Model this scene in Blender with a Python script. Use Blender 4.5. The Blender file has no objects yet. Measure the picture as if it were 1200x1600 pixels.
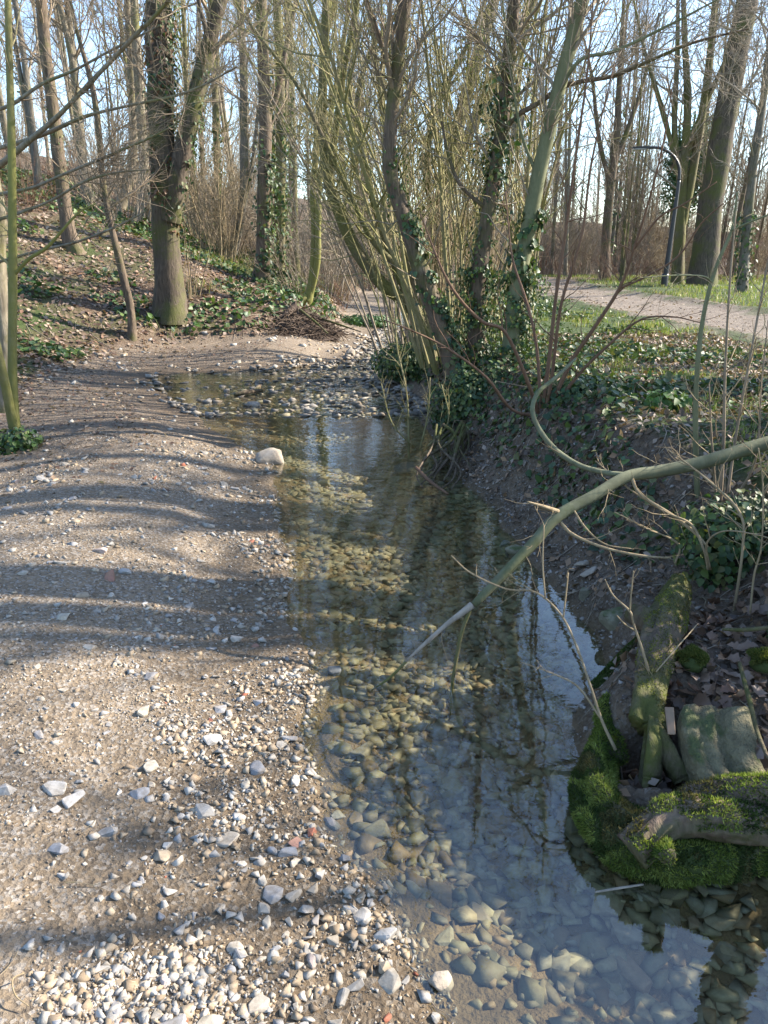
import bpy, math, random
import numpy as np
from mathutils import Vector, Matrix, Euler

rng = np.random.default_rng(7)
random.seed(7)
scene = bpy.context.scene
COL = scene.collection
R = math.radians

# ------------------------------------------------------------------ camera
EYE = 1.65
F = 1180.0
PITCH = R(18.7)
cam_d = bpy.data.cameras.new('camera')
cam_d.sensor_fit = 'VERTICAL'
cam_d.sensor_height = 36.0
cam_d.lens = F / 1600 * 36.0
cam_d.clip_start = 0.05
cam_d.clip_end = 1500
cam = bpy.data.objects.new('camera', cam_d)
cam.location = (0, 0, EYE)
cam.rotation_euler = (R(90) - PITCH, 0, 0)
COL.objects.link(cam)
scene.camera = cam

# ------------------------------------------------------------------ sky and sun
SUN_EL, SUN_AZ = R(33), R(15)          # azimuth counted from +X towards +Y
w = bpy.data.worlds.new('World')
scene.world = w
w.use_nodes = True
nt = w.node_tree
sky = nt.nodes.new('ShaderNodeTexSky')
sky.sky_type = 'NISHITA'
sky.sun_disc = False
sky.sun_elevation = SUN_EL
sky.sun_rotation = R(90) - SUN_AZ      # measured from +Y, clockwise
sky.air_density = 1.0
sky.dust_density = 0.6
sky.ozone_density = 2.2
bg = nt.nodes['Background']
bg.inputs['Strength'].default_value = 0.15
nt.links.new(sky.outputs[0], bg.inputs['Color'])
sd_ = bpy.data.lights.new('sun', 'SUN')
sd_.energy = 5.0
sd_.angle = R(0.53)
sd_.color = (1.0, 0.905, 0.785)
sun = bpy.data.objects.new('sun', sd_)
sdir = Vector((math.cos(SUN_EL) * math.cos(SUN_AZ), math.cos(SUN_EL) * math.sin(SUN_AZ), math.sin(SUN_EL)))
sun.rotation_euler = sdir.to_track_quat('Z', 'Y').to_euler()
sun.location = (20, 5, 30)
COL.objects.link(sun)
scene.view_settings.view_transform = 'Standard'
scene.view_settings.look = 'None'
scene.view_settings.exposure = 1.66
scene.view_settings.gamma = 1.0
scene.view_settings.use_curve_mapping = False
scene.cycles.max_bounces = 8
scene.cycles.transparent_max_bounces = 12
scene.cycles.caustics_reflective = False
scene.cycles.caustics_refractive = False

# ------------------------------------------------------------------ helpers
def ray(px, py):
    a = (px - 600) / F
    b = (800 - py) / F
    return a, math.cos(PITCH) + b * math.sin(PITCH), -math.sin(PITCH) + b * math.cos(PITCH)

def at(px, py, Y):
    a, y, z = ray(px, py)
    t = Y / y
    return np.array([a * t, Y, EYE + z * t])

def onz(px, py, z):
    a, y, c = ray(px, py)
    t = (z - EYE) / c
    return np.array([a * t, y * t, z])

def rad(wpx, Y):
    return 0.5 * wpx * Y * 1.0 / F

def sstep(x):
    x = np.clip(x, 0, 1)
    return x * x * (3 - 2 * x)

def _hash(ix, iy, seed):
    n = (ix * 374761393 + iy * 668265263 + seed * 974711) & 0x7fffffff
    n = ((n ^ (n >> 13)) * 1274126177) & 0x7fffffff
    n = (n ^ (n >> 16)) & 0x7fffffff
    return n / 0x7fffffff

def vnoise(x, y, seed=0):
    x = np.asarray(x, float); y = np.asarray(y, float)
    ix = np.floor(x).astype(np.int64); iy = np.floor(y).astype(np.int64)
    fx = x - ix; fy = y - iy
    fx = fx * fx * (3 - 2 * fx); fy = fy * fy * (3 - 2 * fy)
    a = _hash(ix, iy, seed); b = _hash(ix + 1, iy, seed)
    c = _hash(ix, iy + 1, seed); d = _hash(ix + 1, iy + 1, seed)
    return (a * (1 - fx) + b * fx) * (1 - fy) + (c * (1 - fx) + d * fx) * fy

def fbm(x, y, seed=0, octv=4):
    s = 0; a = 0.5
    for i in range(octv):
        s = s + a * vnoise(x * 2 ** i, y * 2 ** i, seed + i * 17)
        a *= 0.5
    return s - 0.47

def poly_sd(x, y, poly):
    """signed distance to a polygon, negative inside"""
    x = np.asarray(x, float).ravel(); y = np.asarray(y, float).ravel()
    d2 = np.full(x.shape, 1e18); inside = np.zeros(x.shape, bool)
    n = len(poly)
    for i in range(n):
        ax, ay = poly[i]; bx, by = poly[(i + 1) % n]
        ex, ey = bx - ax, by - ay
        L = ex * ex + ey * ey + 1e-12
        t = np.clip(((x - ax) * ex + (y - ay) * ey) / L, 0, 1)
        d2 = np.minimum(d2, (x - ax - t * ex) ** 2 + (y - ay - t * ey) ** 2)
        cond = ((ay > y) != (by > y))
        xi = ax + (y - ay) / (by - ay + 1e-15) * ex
        inside ^= cond & (x < xi)
    d = np.sqrt(d2)
    return np.where(inside, -d, d)

# ------------------------------------------------------------------ terrain shape
LEFT = [(0.32, -8), (0.3, 0.0), (0.28, 0.9), (0.21, 1.25), (0.10, 1.45), (-0.02, 1.66), (-0.16, 1.88), (-0.27, 2.23), (-0.31, 2.64),
        (-0.35, 3.06), (-0.48, 3.54), (-0.60, 4.27), (-0.75, 5.32), (-0.91, 6.13), (-1.38, 6.94), (-2.03, 8.14), (-2.62, 9.33),
        (-3.2, 10.3), (-3.3, 11.2), (-1.92, 11.6), (-0.82, 12.25), (-0.5, 13.5), (0.0, 17.6), (0.35, 20), (0.5, 24), (1.5, 30), (3.0, 40)]
RIGHT = [(2.4, -8), (2.4, 0.3), (1.9, 1.3), (1.25, 1.72), (0.95, 1.70), (0.72, 1.74), (0.62, 1.92), (0.72, 2.23), (0.93, 2.84), (0.93, 3.32),
         (0.84, 3.97), (0.79, 4.87), (0.60, 5.48), (0.5, 6.69), (0.33, 8.51), (0.0, 10.4), (-0.05, 11.2), (0.0, 13.0), (0.4, 17.6),
         (0.85, 20), (1.1, 24), (2.1, 30), (3.6, 40)]
WPOLY = LEFT + RIGHT[::-1]
_ly = np.array([p[1] for p in LEFT]); _lx = np.array([p[0] for p in LEFT])
_ry = np.array([p[1] for p in RIGHT]); _rx = np.array([p[0] for p in RIGHT])
_o = np.argsort(_ry); _ry, _rx = _ry[_o], _rx[_o]
SLOPE = [(-2.9, -8), (-2.9, 3), (-3.3, 6.1), (-3.8, 7.7), (-4.4, 10.5), (-4.3, 12.8), (-3.6, 13.7), (-2.3, 14.2), (-1.4, 15.6), (-0.9, 18),
         (-1, 22), (-1.5, 30), (0, 42), (5, 75), (40, 160), (200, 200), (200, 400), (-400, 400), (-400, -8)]
PATH = [(4.9, -8), (4.7, 3), (4.6, 9), (4.2, 14.4), (4.3, 24), (5.2, 33), (3.4, 46), (0, 60), (4, 60), (6.6, 46), (7.7, 33), (6.9, 24), (7.1, 14.4),
        (7.5, 9), (7.6, 3), (7.9, -8)]

HOLLOW = onz(1035, 1200, .10)
def terrain(x, y):
    """height and the region masks"""
    shp = np.shape(x)
    x = np.asarray(x, float).ravel(); y = np.asarray(y, float).ravel()
    sd = poly_sd(x, y, WPOLY)
    sd = sd + 0.20 * fbm(x * 1.2, y * 1.2, 2, 2) + 0.14 * fbm(x * 3, y * 3, 3) + 0.05 * fbm(x * 7, y * 7, 5)
    xl = np.interp(y, _ly, _lx); xr = np.interp(y, _ry, _rx)
    right = x > 0.5 * (xl + xr)
    ss = poly_sd(x, y, SLOPE)
    pth = poly_sd(x, y, PATH)
    n1 = fbm(x * 0.55, y * 0.55, 11); n2 = fbm(x * 2.6, y * 2.6, 21); n3 = fbm(x * 9, y * 9, 31)
    # bed
    riffle = sstep((y - 7.6) / 1.6)
    dl = np.clip(x - xl, 0, 9)
    deep = 0.22 * (1 - riffle) + 0.035 * riffle
    side_ramp = sstep(dl / 1.1)
    bed = -0.012 - deep * sstep(-sd / 0.45) * (0.25 + 0.75 * side_ramp) + 0.03 * n2 + 0.015 * n3 - 0.004
    # left bar
    d = np.clip(sd, 0, None)
    bar = 0.012 + 0.13 * sstep(d / 1.5) + 0.06 * n1 * sstep(d / 0.8) + 0.03 * n2 * sstep(d / .3) + 0.012 * n3
    bar = bar + 0.10 * np.exp(-((x + 1.9) / 0.9) ** 2) * sstep((y - 1) / 3) * sstep(d / .8)
    # right bank
    near = 1 - sstep((y - 2.9) / 1.1)
    hi = 0.68 * sstep(d / (0.75 + 0.5 * sstep((y - 9) / 2)))
    shelf = 0.20 * sstep(d / 0.18) + 0.10 * sstep((d - .15) / .5) + 0.36 * sstep((d - 0.45) / 0.5)
    bank = hi * (1 - near) + shelf * near + 0.02
    bank = bank + (0.10 * n1 + 0.17 * n2 * np.clip(1 - abs(d - .4) / .8, .12, 1) + 0.055 * n3) * sstep(d / .25)
    bank = bank - 0.05 * sstep(-pth / 0.4) + 0.035 * np.exp(-(pth / .25) ** 2)
    bank = bank - .30 * np.exp(-(((x - HOLLOW[0]) / .16) ** 2 + ((y - HOLLOW[1]) / .13) ** 2) ** 2)
    land = np.where(right, bank, bar)
    ds = np.clip(-ss, 0, None)
    dsm = ds * ds / (ds + 0.6)
    slope = 16.0 * (1 - np.exp(-dsm * 0.026)) + (0.16 * n1 + 0.09 * n2) * sstep(ds / 1.0) + 0.25 * sstep(ds / 0.7) * sstep((y - 12) / 2)
    slope = slope + 0.8 * fbm(x * .12, y * .12, 41) * sstep(ds / 8)
    land = land + slope
    h = np.where(sd < 0, bed + np.clip(slope * 0.02, 0, .05), np.maximum(land, 0.008 + 0.02 * np.clip(sd, 0, 1)))
    # soften the water line
    k = sstep(sd / 0.10 + 0.5)
    h = np.where(np.abs(sd) < 0.05, (bed * (1 - k) + np.maximum(land, .008) * k), h)
    return [v.reshape(shp) for v in (h, sd, right.astype(float), ds, pth, n1, n2, n3)]

def hgt(x, y):
    return terrain(np.atleast_1d(np.asarray(x, float)), np.atleast_1d(np.asarray(y, float)))[0]

def h1(x, y):
    return float(hgt(x, y)[0])

# ------------------------------------------------------------------ mesh builders
def np_mesh(name, V, faces, mat=None, col=None, smooth=True):
    """faces: a list of integer arrays, each (m, 3) or (m, 4)"""
    me = bpy.data.meshes.new(name)
    V = np.asarray(V, np.float32)
    me.vertices.add(len(V)); me.vertices.foreach_set('co', V.ravel())
    faces = [np.asarray(f, np.int32) for f in faces if len(f)]
    loops = np.concatenate([f.ravel() for f in faces]) if faces else np.zeros(0, np.int32)
    tot = np.concatenate([np.full(len(f), f.shape[1], np.int32) for f in faces]) if faces else np.zeros(0, np.int32)
    start = np.concatenate([[0], np.cumsum(tot)[:-1]]).astype(np.int32)
    me.loops.add(len(loops)); me.loops.foreach_set('vertex_index', loops)
    me.polygons.add(len(tot)); me.polygons.foreach_set('loop_start', start); me.polygons.foreach_set('loop_total', tot)
    if smooth:
        me.polygons.foreach_set('use_smooth', np.ones(len(tot), bool))
    if col is not None:
        for nm, c in (col.items() if isinstance(col, dict) else [('col', col)]):
            a = me.attributes.new(nm, 'FLOAT_COLOR', 'POINT')
            c = np.asarray(c, np.float32)
            if c.shape[1] == 3:
                c = np.hstack([c, np.ones((len(c), 1), np.float32)])
            a.data.foreach_set('color', c.ravel())
    me.update(calc_edges=True)
    me.validate()
    if mat is not None:
        me.materials.append(mat)
    return me

def link(name, me, parent=None, loc=None):
    o = bpy.data.objects.new(name, me)
    COL.objects.link(o)
    if parent is not None:
        o.parent = parent
    if loc is not None:
        o.location = loc
    return o

def tag(o, label=None, cat=None, group=None, kind=None):
    if label: o['label'] = label
    if cat: o['category'] = cat
    if group: o['group'] = group
    if kind: o['kind'] = kind
    return o

def empty(name, loc, label, cat, group=None):
    o = bpy.data.objects.new(name, None)
    o.location = loc
    o.empty_display_size = 0.1
    COL.objects.link(o)
    return tag(o, label, cat, group)

def copy_tree(o, loc, rz, s=1.0, label=None, group=None, tilt=(0, 0)):
    c = o.copy(); COL.objects.link(c)
    c.location = loc; c.rotation_euler = (tilt[0], tilt[1], rz); c.scale = (s, s, s)
    if label: c['label'] = label
    if group: c['group'] = group
    for ch in o.children:
        d = ch.copy(); COL.objects.link(d); d.parent = c
        for g in ch.children:
            e = g.copy(); COL.objects.link(e); e.parent = d
    return c

class Geo:
    """collects verts, faces and colours"""
    def __init__(self):
        self.V = []; self.F = []; self.C = []; self.n = 0
    def add(self, V, faces, col=None):
        self.V.append(V)
        for f in faces:
            self.F.append(np.asarray(f) + self.n)
        if col is not None:
            self.C.append(col)
        self.n += len(V)
    def mesh(self, name, mat, smooth=True):
        q = [f for f in self.F if f.shape[1] == 4]; t = [f for f in self.F if f.shape[1] == 3]
        fs = ([np.concatenate(t)] if t else []) + ([np.concatenate(q)] if q else [])
        return np_mesh(name, np.concatenate(self.V) if self.V else np.zeros((0, 3)), fs, mat, np.concatenate(self.C) if self.C else None, smooth)

def norm(v):
    return v / np.maximum(np.linalg.norm(v, axis=-1, keepdims=True), 1e-9)

def tubes(P, Rr, k=3, rough=0.0, cap=False):
    """P (N,n,3) polylines, Rr (N,n) radii -> verts, quads"""
    N, n, _ = P.shape
    T = norm(np.gradient(P, axis=1))
    ref = np.where(np.abs(T[:, :1, 2:3]) > 0.8, np.array([[[1., 0, 0]]]), np.array([[[0, 0, 1.]]]))
    ref = np.repeat(ref, n, axis=1)
    A = norm(np.cross(T, ref)); B = np.cross(T, A)
    ang = np.arange(k) / k * 2 * np.pi
    rr = Rr[:, :, None] * np.ones((1, 1, k))
    if rough > 0:
        s = rng.random()
        rr = rr * (1 + rough * (rng.random((N, n, k)) - 0.5))
    V = P[:, :, None, :] + rr[..., None] * (np.cos(ang)[None, None, :, None] * A[:, :, None, :] + np.sin(ang)[None, None, :, None] * B[:, :, None, :])
    V = V.reshape(-1, 3)
    i = np.arange(N)[:, None, None] * (n * k); j = np.arange(n - 1)[None, :, None] * k; a = np.arange(k)[None, None, :]
    a2 = (a + 1) % k
    Q = np.stack([i + j + a, i + j + a2, i + j + k + a2, i + j + k + a], -1).reshape(-1, 4)
    return V, Q

def catmull(pts, rs, m=6):
    pts = np.asarray(pts, float); rs = np.asarray(rs, float)
    P = np.vstack([2 * pts[0] - pts[1], pts, 2 * pts[-1] - pts[-2]])
    out = []; ro = []
    for i in range(1, len(P) - 2):
        for t in np.linspace(0, 1, m, endpoint=False):
            t2, t3 = t * t, t * t * t
            out.append(0.5 * ((2 * P[i]) + (-P[i - 1] + P[i + 1]) * t + (2 * P[i - 1] - 5 * P[i] + 4 * P[i + 1] - P[i + 2]) * t2 + (-P[i - 1] + 3 * P[i] - 3 * P[i + 1] + P[i + 2]) * t3))
            ro.append(rs[i - 1] * (1 - t) + rs[i] * t)
    out.append(pts[-1]); ro.append(rs[-1])
    return np.array(out), np.array(ro)

def trunk_mesh(name, P, r, k, mat, flare=0.0, lump=0.10, wig=0.0, base=None, capend=False, fine=0.0):
    """one thick tapering stem with an uneven surface, optional root flare"""
    P = P.copy(); n = len(P)
    L = np.concatenate([[0], np.cumsum(np.linalg.norm(np.diff(P, axis=0), axis=1))])
    if wig:
        s = rng.random(3) * 50
        P[1:, 0] += wig * (vnoise(L[1:] * 1.3, L[1:] * 0 + s[0], 1) - .5); P[1:, 1] += wig * (vnoise(L[1:] * 1.3, L[1:] * 0 + s[1], 2) - .5)
    T = norm(np.gradient(P, axis=0))
    ref = np.array([1., 0, 0]) if abs(T[:, 2]).mean() > .6 else np.array([0, 0, 1.])
    A = norm(np.cross(T, ref)); B = np.cross(T, A)
    ang = np.arange(k) / k * 2 * np.pi
    s = rng.random() * 90
    rr = r[:, None] * (1 + lump * 2 * (vnoise(np.cos(ang)[None] * 1.2 + s + L[:, None] * .7, np.sin(ang)[None] * 1.2 + L[:, None] * 1.9 + s, 4) - .5)
                       + lump * (vnoise(np.cos(ang)[None] * 3 + s, np.sin(ang)[None] * 3 + L[:, None] * 5, 9) - .5)
                       + fine * (vnoise(np.cos(ang)[None] * 7 + s + L[:, None] * 3, np.sin(ang)[None] * 7 + L[:, None] * 22, 19) - .5))
    if flare:
        ribs = 0.6 + 0.8 * vnoise(np.cos(ang) * 2.2 + s, np.sin(ang) * 2.2 + s, 6)
        rr = rr * (1 + flare * ribs[None] * np.exp(-L / (r[0] * 2.4))[:, None])
    V = (P[:, None] + rr[..., None] * (np.cos(ang)[None, :, None] * A[:, None] + np.sin(ang)[None, :, None] * B[:, None])).reshape(-1, 3)
    j = np.arange(n - 1)[:, None] * k; a = np.arange(k)[None]; a2 = (a + 1) % k
    Q = np.stack([j + a, j + a2, j + k + a2, j + k + a], -1).reshape(-1, 4)
    F_ = [Q]
    if capend:
        V = np.vstack([V, P[0:1], P[-1:]])
        c = np.arange(k)
        F_ = [np.vstack([np.stack([np.full(k, n * k), (c + 1) % k, c], 1), np.stack([np.full(k, n * k + 1), (n - 1) * k + c, (n - 1) * k + (c + 1) % k], 1)]), Q]
    if base is not None:
        V = V - base
    return np_mesh(name, V, F_, mat)

def spawn(P, Rr, M, t0, t1, ang, length, n=5, up=0.06, jit=0.16, rfac=0.55, rmin=0.003, weight=None, taper=0.75, shrink=0.5, flat=1.0):
    """M child stems from the parent stems (N,n,3), all at once"""
    N, m, _ = P.shape
    if weight is None:
        weight = np.linalg.norm(P[:, -1] - P[:, 0], axis=1)
    idx = rng.choice(N, M, p=weight / weight.sum())
    t = t0 + (t1 - t0) * rng.random(M)
    f = t * (m - 1); i0 = np.clip(f.astype(int), 0, m - 2); fr = (f - i0)[:, None]
    p = P[idx, i0] * (1 - fr) + P[idx, i0 + 1] * fr
    r = Rr[idx, i0] * (1 - fr[:, 0]) + Rr[idx, i0 + 1] * fr[:, 0]
    tan = norm(P[idx, i0 + 1] - P[idx, i0])
    rv = rng.normal(size=(M, 3)); rv[:, 2] *= flat
    perp = norm(rv - (rv * tan).sum(1, keepdims=True) * tan)
    a = (ang[0] + (ang[1] - ang[0]) * rng.random(M))[:, None]
    d = np.cos(a) * tan + np.sin(a) * perp
    L = (length[0] + (length[1] - length[0]) * rng.random(M)) * (1 - shrink * t)
    out = np.zeros((M, n, 3)); out[:, 0] = p
    for k in range(1, n):
        d = d + rng.normal(size=(M, 3)) * jit; d[:, 2] += up
        d = norm(d)
        out[:, k] = out[:, k - 1] + d * (L / (n - 1))[:, None]
    r0 = np.maximum(np.minimum(r * rfac, L * .015), rmin)
    rr = r0[:, None] * (1 - taper * np.linspace(0, 1, n))[None]
    return out, np.maximum(rr, rmin * 0.45)

# ------------------------------------------------------------------ materials
def new_mat(name):
    m = bpy.data.materials.new(name)
    m.use_nodes = True
    nt = m.node_tree
    return m, nt, nt.nodes['Principled BSDF']

def nd(nt, typ, **kw):
    n = nt.nodes.new(typ)
    for k, v in kw.items():
        if k.startswith('i_'):
            n.inputs[k[2:].replace('_', ' ')].default_value = v
        else:
            setattr(n, k, v)
    return n

def mixc(nt, fac, a, b, blend='MIX'):
    n = nt.nodes.new('ShaderNodeMix'); n.data_type = 'RGBA'; n.blend_type = blend
    for sock, v in ((n.inputs[0], fac), (n.inputs[6], a), (n.inputs[7], b)):
        if isinstance(v, (int, float)):
            sock.default_value = v
        elif isinstance(v, tuple):
            sock.default_value = (*v, 1) if len(v) == 3 else v
        else:
            nt.links.new(v, sock)
    return n.outputs[2]

def ramp(nt, src, stops):
    r = nt.nodes.new('ShaderNodeValToRGB')
    e = r.color_ramp.elements
    while len(e) < len(stops):
        e.new(0.5)
    for el, (p, c) in zip(e, stops):
        el.position = p; el.color = (*c, 1) if isinstance(c, tuple) else (c, c, c, 1)
    nt.links.new(src, r.inputs[0])
    return r.outputs[0]

def noise(nt, scale, detail=4, rough=.55, vec=None, dist=0.0):
    n = nd(nt, 'ShaderNodeTexNoise'); n.inputs['Scale'].default_value = scale; n.inputs['Detail'].default_value = detail
    n.inputs['Roughness'].default_value = rough; n.inputs['Distortion'].default_value = dist
    if vec is not None: nt.links.new(vec, n.inputs['Vector'])
    return n.outputs['Fac']

def pos(nt, scale=(1, 1, 1), obj=False):
    if obj:
        g = nd(nt, 'ShaderNodeTexCoord').outputs['Object']
    else:
        g = nd(nt, 'ShaderNodeNewGeometry').outputs['Position']
    mp = nd(nt, 'ShaderNodeMapping'); mp.inputs['Scale'].default_value = scale
    nt.links.new(g, mp.inputs['Vector'])
    return mp.outputs[0]

def math_(nt, op, a, b=0.0, clamp=False):
    n = nd(nt, 'ShaderNodeMath', operation=op); n.use_clamp = clamp
    for s, v in ((n.inputs[0], a), (n.inputs[1], b)):
        if isinstance(v, (int, float)): s.default_value = v
        else: nt.links.new(v, s)
    return n.outputs[0]

def bump(nt, src, strength, dist, normal=None):
    b = nd(nt, 'ShaderNodeBump'); b.inputs['Strength'].default_value = strength; b.inputs['Distance'].default_value = dist
    nt.links.new(src, b.inputs['Height'])
    if normal is not None: nt.links.new(normal, b.inputs['Normal'])
    return b.outputs[0]

def bark(name, dark, light, moss, moss_amt, grain=1.0, bumpd=0.02, twig=False):
    m, nt, bs = new_mat(name)
    v = pos(nt, (26 * grain, 26 * grain, 5 * grain), obj=True)
    n = noise(nt, 1.0, 5, .65, v, .6)
    base = ramp(nt, n, [(.3, dark), (.72, light)])
    big = noise(nt, 1.6, 4, .6, pos(nt, obj=True))
    if moss_amt > 0:
        fine = noise(nt, 30, 3, .6, pos(nt, obj=True))
        s = math_(nt, 'ADD', math_(nt, 'MULTIPLY', big, .75), math_(nt, 'MULTIPLY', fine, .25))
        msk = ramp(nt, s, [(max(0, .62 - .35 * moss_amt), 0.0), (max(.05, .74 - .3 * moss_amt), 1.0)])
        base = mixc(nt, msk, base, mixc(nt, fine, moss, tuple(c * .55 for c in moss)))
    else:
        base = mixc(nt, math_(nt, 'MULTIPLY', big, .5), base, tuple(c * .7 for c in light))
    nt.links.new(base, bs.inputs['Base Color'])
    bs.inputs['Roughness'].default_value = .85
    bs.inputs['Specular IOR Level'].default_value = .25
    if not twig:
        nt.links.new(bump(nt, n, .9, bumpd), bs.inputs['Normal'])
    return m

M_BARK_BROWN = bark('bark_brown', (.055, .041, .03), (.20, .15, .105), (.13, .13, .045), .35)
M_BARK_DARK = bark('bark_dark', (.04, .032, .024), (.14, .11, .08), (.11, .115, .035), .45)
M_BARK_OLIVE = bark('bark_olive', (.075, .062, .04), (.20, .17, .105), (.17, .165, .055), .6)
M_BARK_LIME = bark('bark_lime', (.11, .095, .05), (.235, .21, .10), (.225, .22, .065), .75, 1.0, .006)
M_BARK_PALE = bark('bark_pale', (.10, .085, .06), (.30, .26, .19), (.19, .18, .07), .4, .8, .012)
M_BARK_GREY = bark('bark_grey', (.075, .066, .052), (.21, .185, .145), (.14, .135, .06), .35)
M_BARK_SMOOTH = bark('bark_smooth_green', (.11, .115, .06), (.20, .205, .115), (.17, .175, .09), .4, .5, .003)
M_TWIG_BROWN = bark('twig_brown', (0.15, 0.115, 0.08), (0.3, 0.235, 0.16), (.20, .18, .08), .2, twig=True)
M_TWIG_GREY = bark('twig_grey', (0.18, 0.15, 0.115), (0.36, 0.3, 0.225), (.22, .2, .1), .2, twig=True)
M_TWIG_OLIVE = bark('twig_olive', (0.16, 0.14, 0.075), (0.33, 0.285, 0.15), (.26, .25, .09), .5, twig=True)
M_TWIG_RED = bark('twig_red', (.11, .06, .038), (.22, .13, .08), (.1, .08, .03), 0, twig=True)
M_TWIG_STRAW = bark('twig_straw', (.19, .145, .085), (.34, .265, .16), (.3, .25, .1), .1, twig=True)
M_BRANCH_GREEN = bark('branch_green', (.085, .09, .055), (.17, .175, .105), (.12, .135, .06), .4, .5, .003)
M_WOOD_PALE = bark('bare_wood', (.20, .165, .125), (.40, .345, .28), (.3, .3, .2), 0, .8, .002)
M_DEADWOOD = bark('dead_wood', (.05, .038, .027), (.17, .13, .09), (.09, .1, .025), .5)
M_TWIG_LITTER = bark('twig_litter', (.05, .036, .027), (.17, .125, .09), (.1, .08, .03), 0, twig=True)

def leaf_mat(name, rough=.5, trans=.3, tint=(1, 1, 1), spec=.5):
    m, nt, bs = new_mat(name)
    a = nd(nt, 'ShaderNodeAttribute', attribute_name='col')
    c = mixc(nt, 1.0, a.outputs['Color'], tint, 'MULTIPLY')
    nt.links.new(c, bs.inputs['Base Color'])
    bs.inputs['Roughness'].default_value = rough
    bs.inputs['Specular IOR Level'].default_value = spec
    if trans > 0:
        t = nd(nt, 'ShaderNodeBsdfTranslucent')
        nt.links.new(mixc(nt, 1.0, c, (1.5, 1.6, .7), 'MULTIPLY'), t.inputs['Color'])
        mx = nd(nt, 'ShaderNodeMixShader'); mx.inputs[0].default_value = trans
        nt.links.new(bs.outputs[0], mx.inputs[1]); nt.links.new(t.outputs[0], mx.inputs[2])
        nt.links.new(mx.outputs[0], nt.nodes['Material Output'].inputs['Surface'])
    return m

M_IVY = leaf_mat('ivy_leaf', .5, .15, spec=.3)
M_GRASS = leaf_mat('grass_blade', .55, .32)
M_LITTER = leaf_mat('dead_leaf', .6, .12, spec=.4)
M_MOSS = leaf_mat('moss', .8, .3, spec=.2)

def random_leaf_mat():
    m, nt, bs = new_mat('dead_leaf_single')
    r = nd(nt, 'ShaderNodeObjectInfo').outputs['Random']
    c = ramp(nt, r, [(0, (.10, .045, .022)), (.3, (.17, .10, .06)), (.55, (.20, .145, .11)), (.8, (.24, .13, .06)), (1, (.28, .22, .17))])
    n = noise(nt, 60, 4, .6, pos(nt))
    c = mixc(nt, math_(nt, 'MULTIPLY', n, .6), c, (.07, .04, .025))
    nt.links.new(c, bs.inputs['Base Color']); bs.inputs['Roughness'].default_value = .5
    nt.links.new(bump(nt, n, .4, .003), bs.inputs['Normal'])
    return m
M_DEADLEAF = random_leaf_mat()

def stone_mat(name, attr, wet=False, dark=1.0):
    m, nt, bs = new_mat(name)
    if attr:
        c = nd(nt, 'ShaderNodeAttribute', attribute_name='col').outputs['Color']
    else:
        r = nd(nt, 'ShaderNodeObjectInfo').outputs['Random']
        if wet:
            c = ramp(nt, r, [(0, (.19, .18, .11)), (.25, (.29, .27, .18)), (.5, (.22, .215, .16)), (.7, (.36, .32, .22)), (.85, (.25, .24, .20)), (1, (.30, .21, .13))])
        else:
            c = ramp(nt, r, [(0, (.28, .275, .265)), (.2, (.40, .375, .33)), (.4, (.33, .265, .185)), (.55, (.48, .45, .40)), (.72, (.25, .255, .27)), (.88, (.42, .375, .295)), (.965, (.52, .50, .46)), (.985, (.28, .10, .06))])
            nt.nodes[-1]
    n = noise(nt, 45, 5, .65, pos(nt)); n2 = noise(nt, 9, 3, .6, pos(nt))
    c = mixc(nt, ramp(nt, n, [(.35, 1.0), (.62, 0.0)]), c, mixc(nt, .5, c, (.12, .095, .06)))
    c = mixc(nt, ramp(nt, n2, [(.5, 0.0), (.75, .4)]), c, (.26, .195, .125))
    if dark != 1.0:
        c = mixc(nt, 1.0, c, (dark, dark, dark), 'MULTIPLY')
    # wet near and below the water line
    z = nd(nt, 'ShaderNodeSeparateXYZ'); nt.links.new(nd(nt, 'ShaderNodeNewGeometry').outputs['Position'], z.inputs[0])
    wetf = ramp(nt, math_(nt, 'ADD', z.outputs['Z'], math_(nt, 'MULTIPLY', n2, .02)), [(.012, 1.0), (.045, 0.0)])
    c = mixc(nt, math_(nt, 'MULTIPLY', wetf, .55), c, mixc(nt, 1.0, c, (.5, .47, .40), 'MULTIPLY'))
    nt.links.new(c, bs.inputs['Base Color'])
    nt.links.new(math_(nt, 'SUBTRACT', .85, math_(nt, 'MULTIPLY', wetf, .15)), bs.inputs['Roughness'])
    bs.inputs['Specular IOR Level'].default_value = .35
    nt.links.new(bump(nt, n, .5, .004), bs.inputs['Normal'])
    return m

M_STONE = stone_mat('stone', False)
M_STONE_BED = stone_mat('stone_bed', False, wet=True)
M_GRAVEL = stone_mat('gravel', True)

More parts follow.
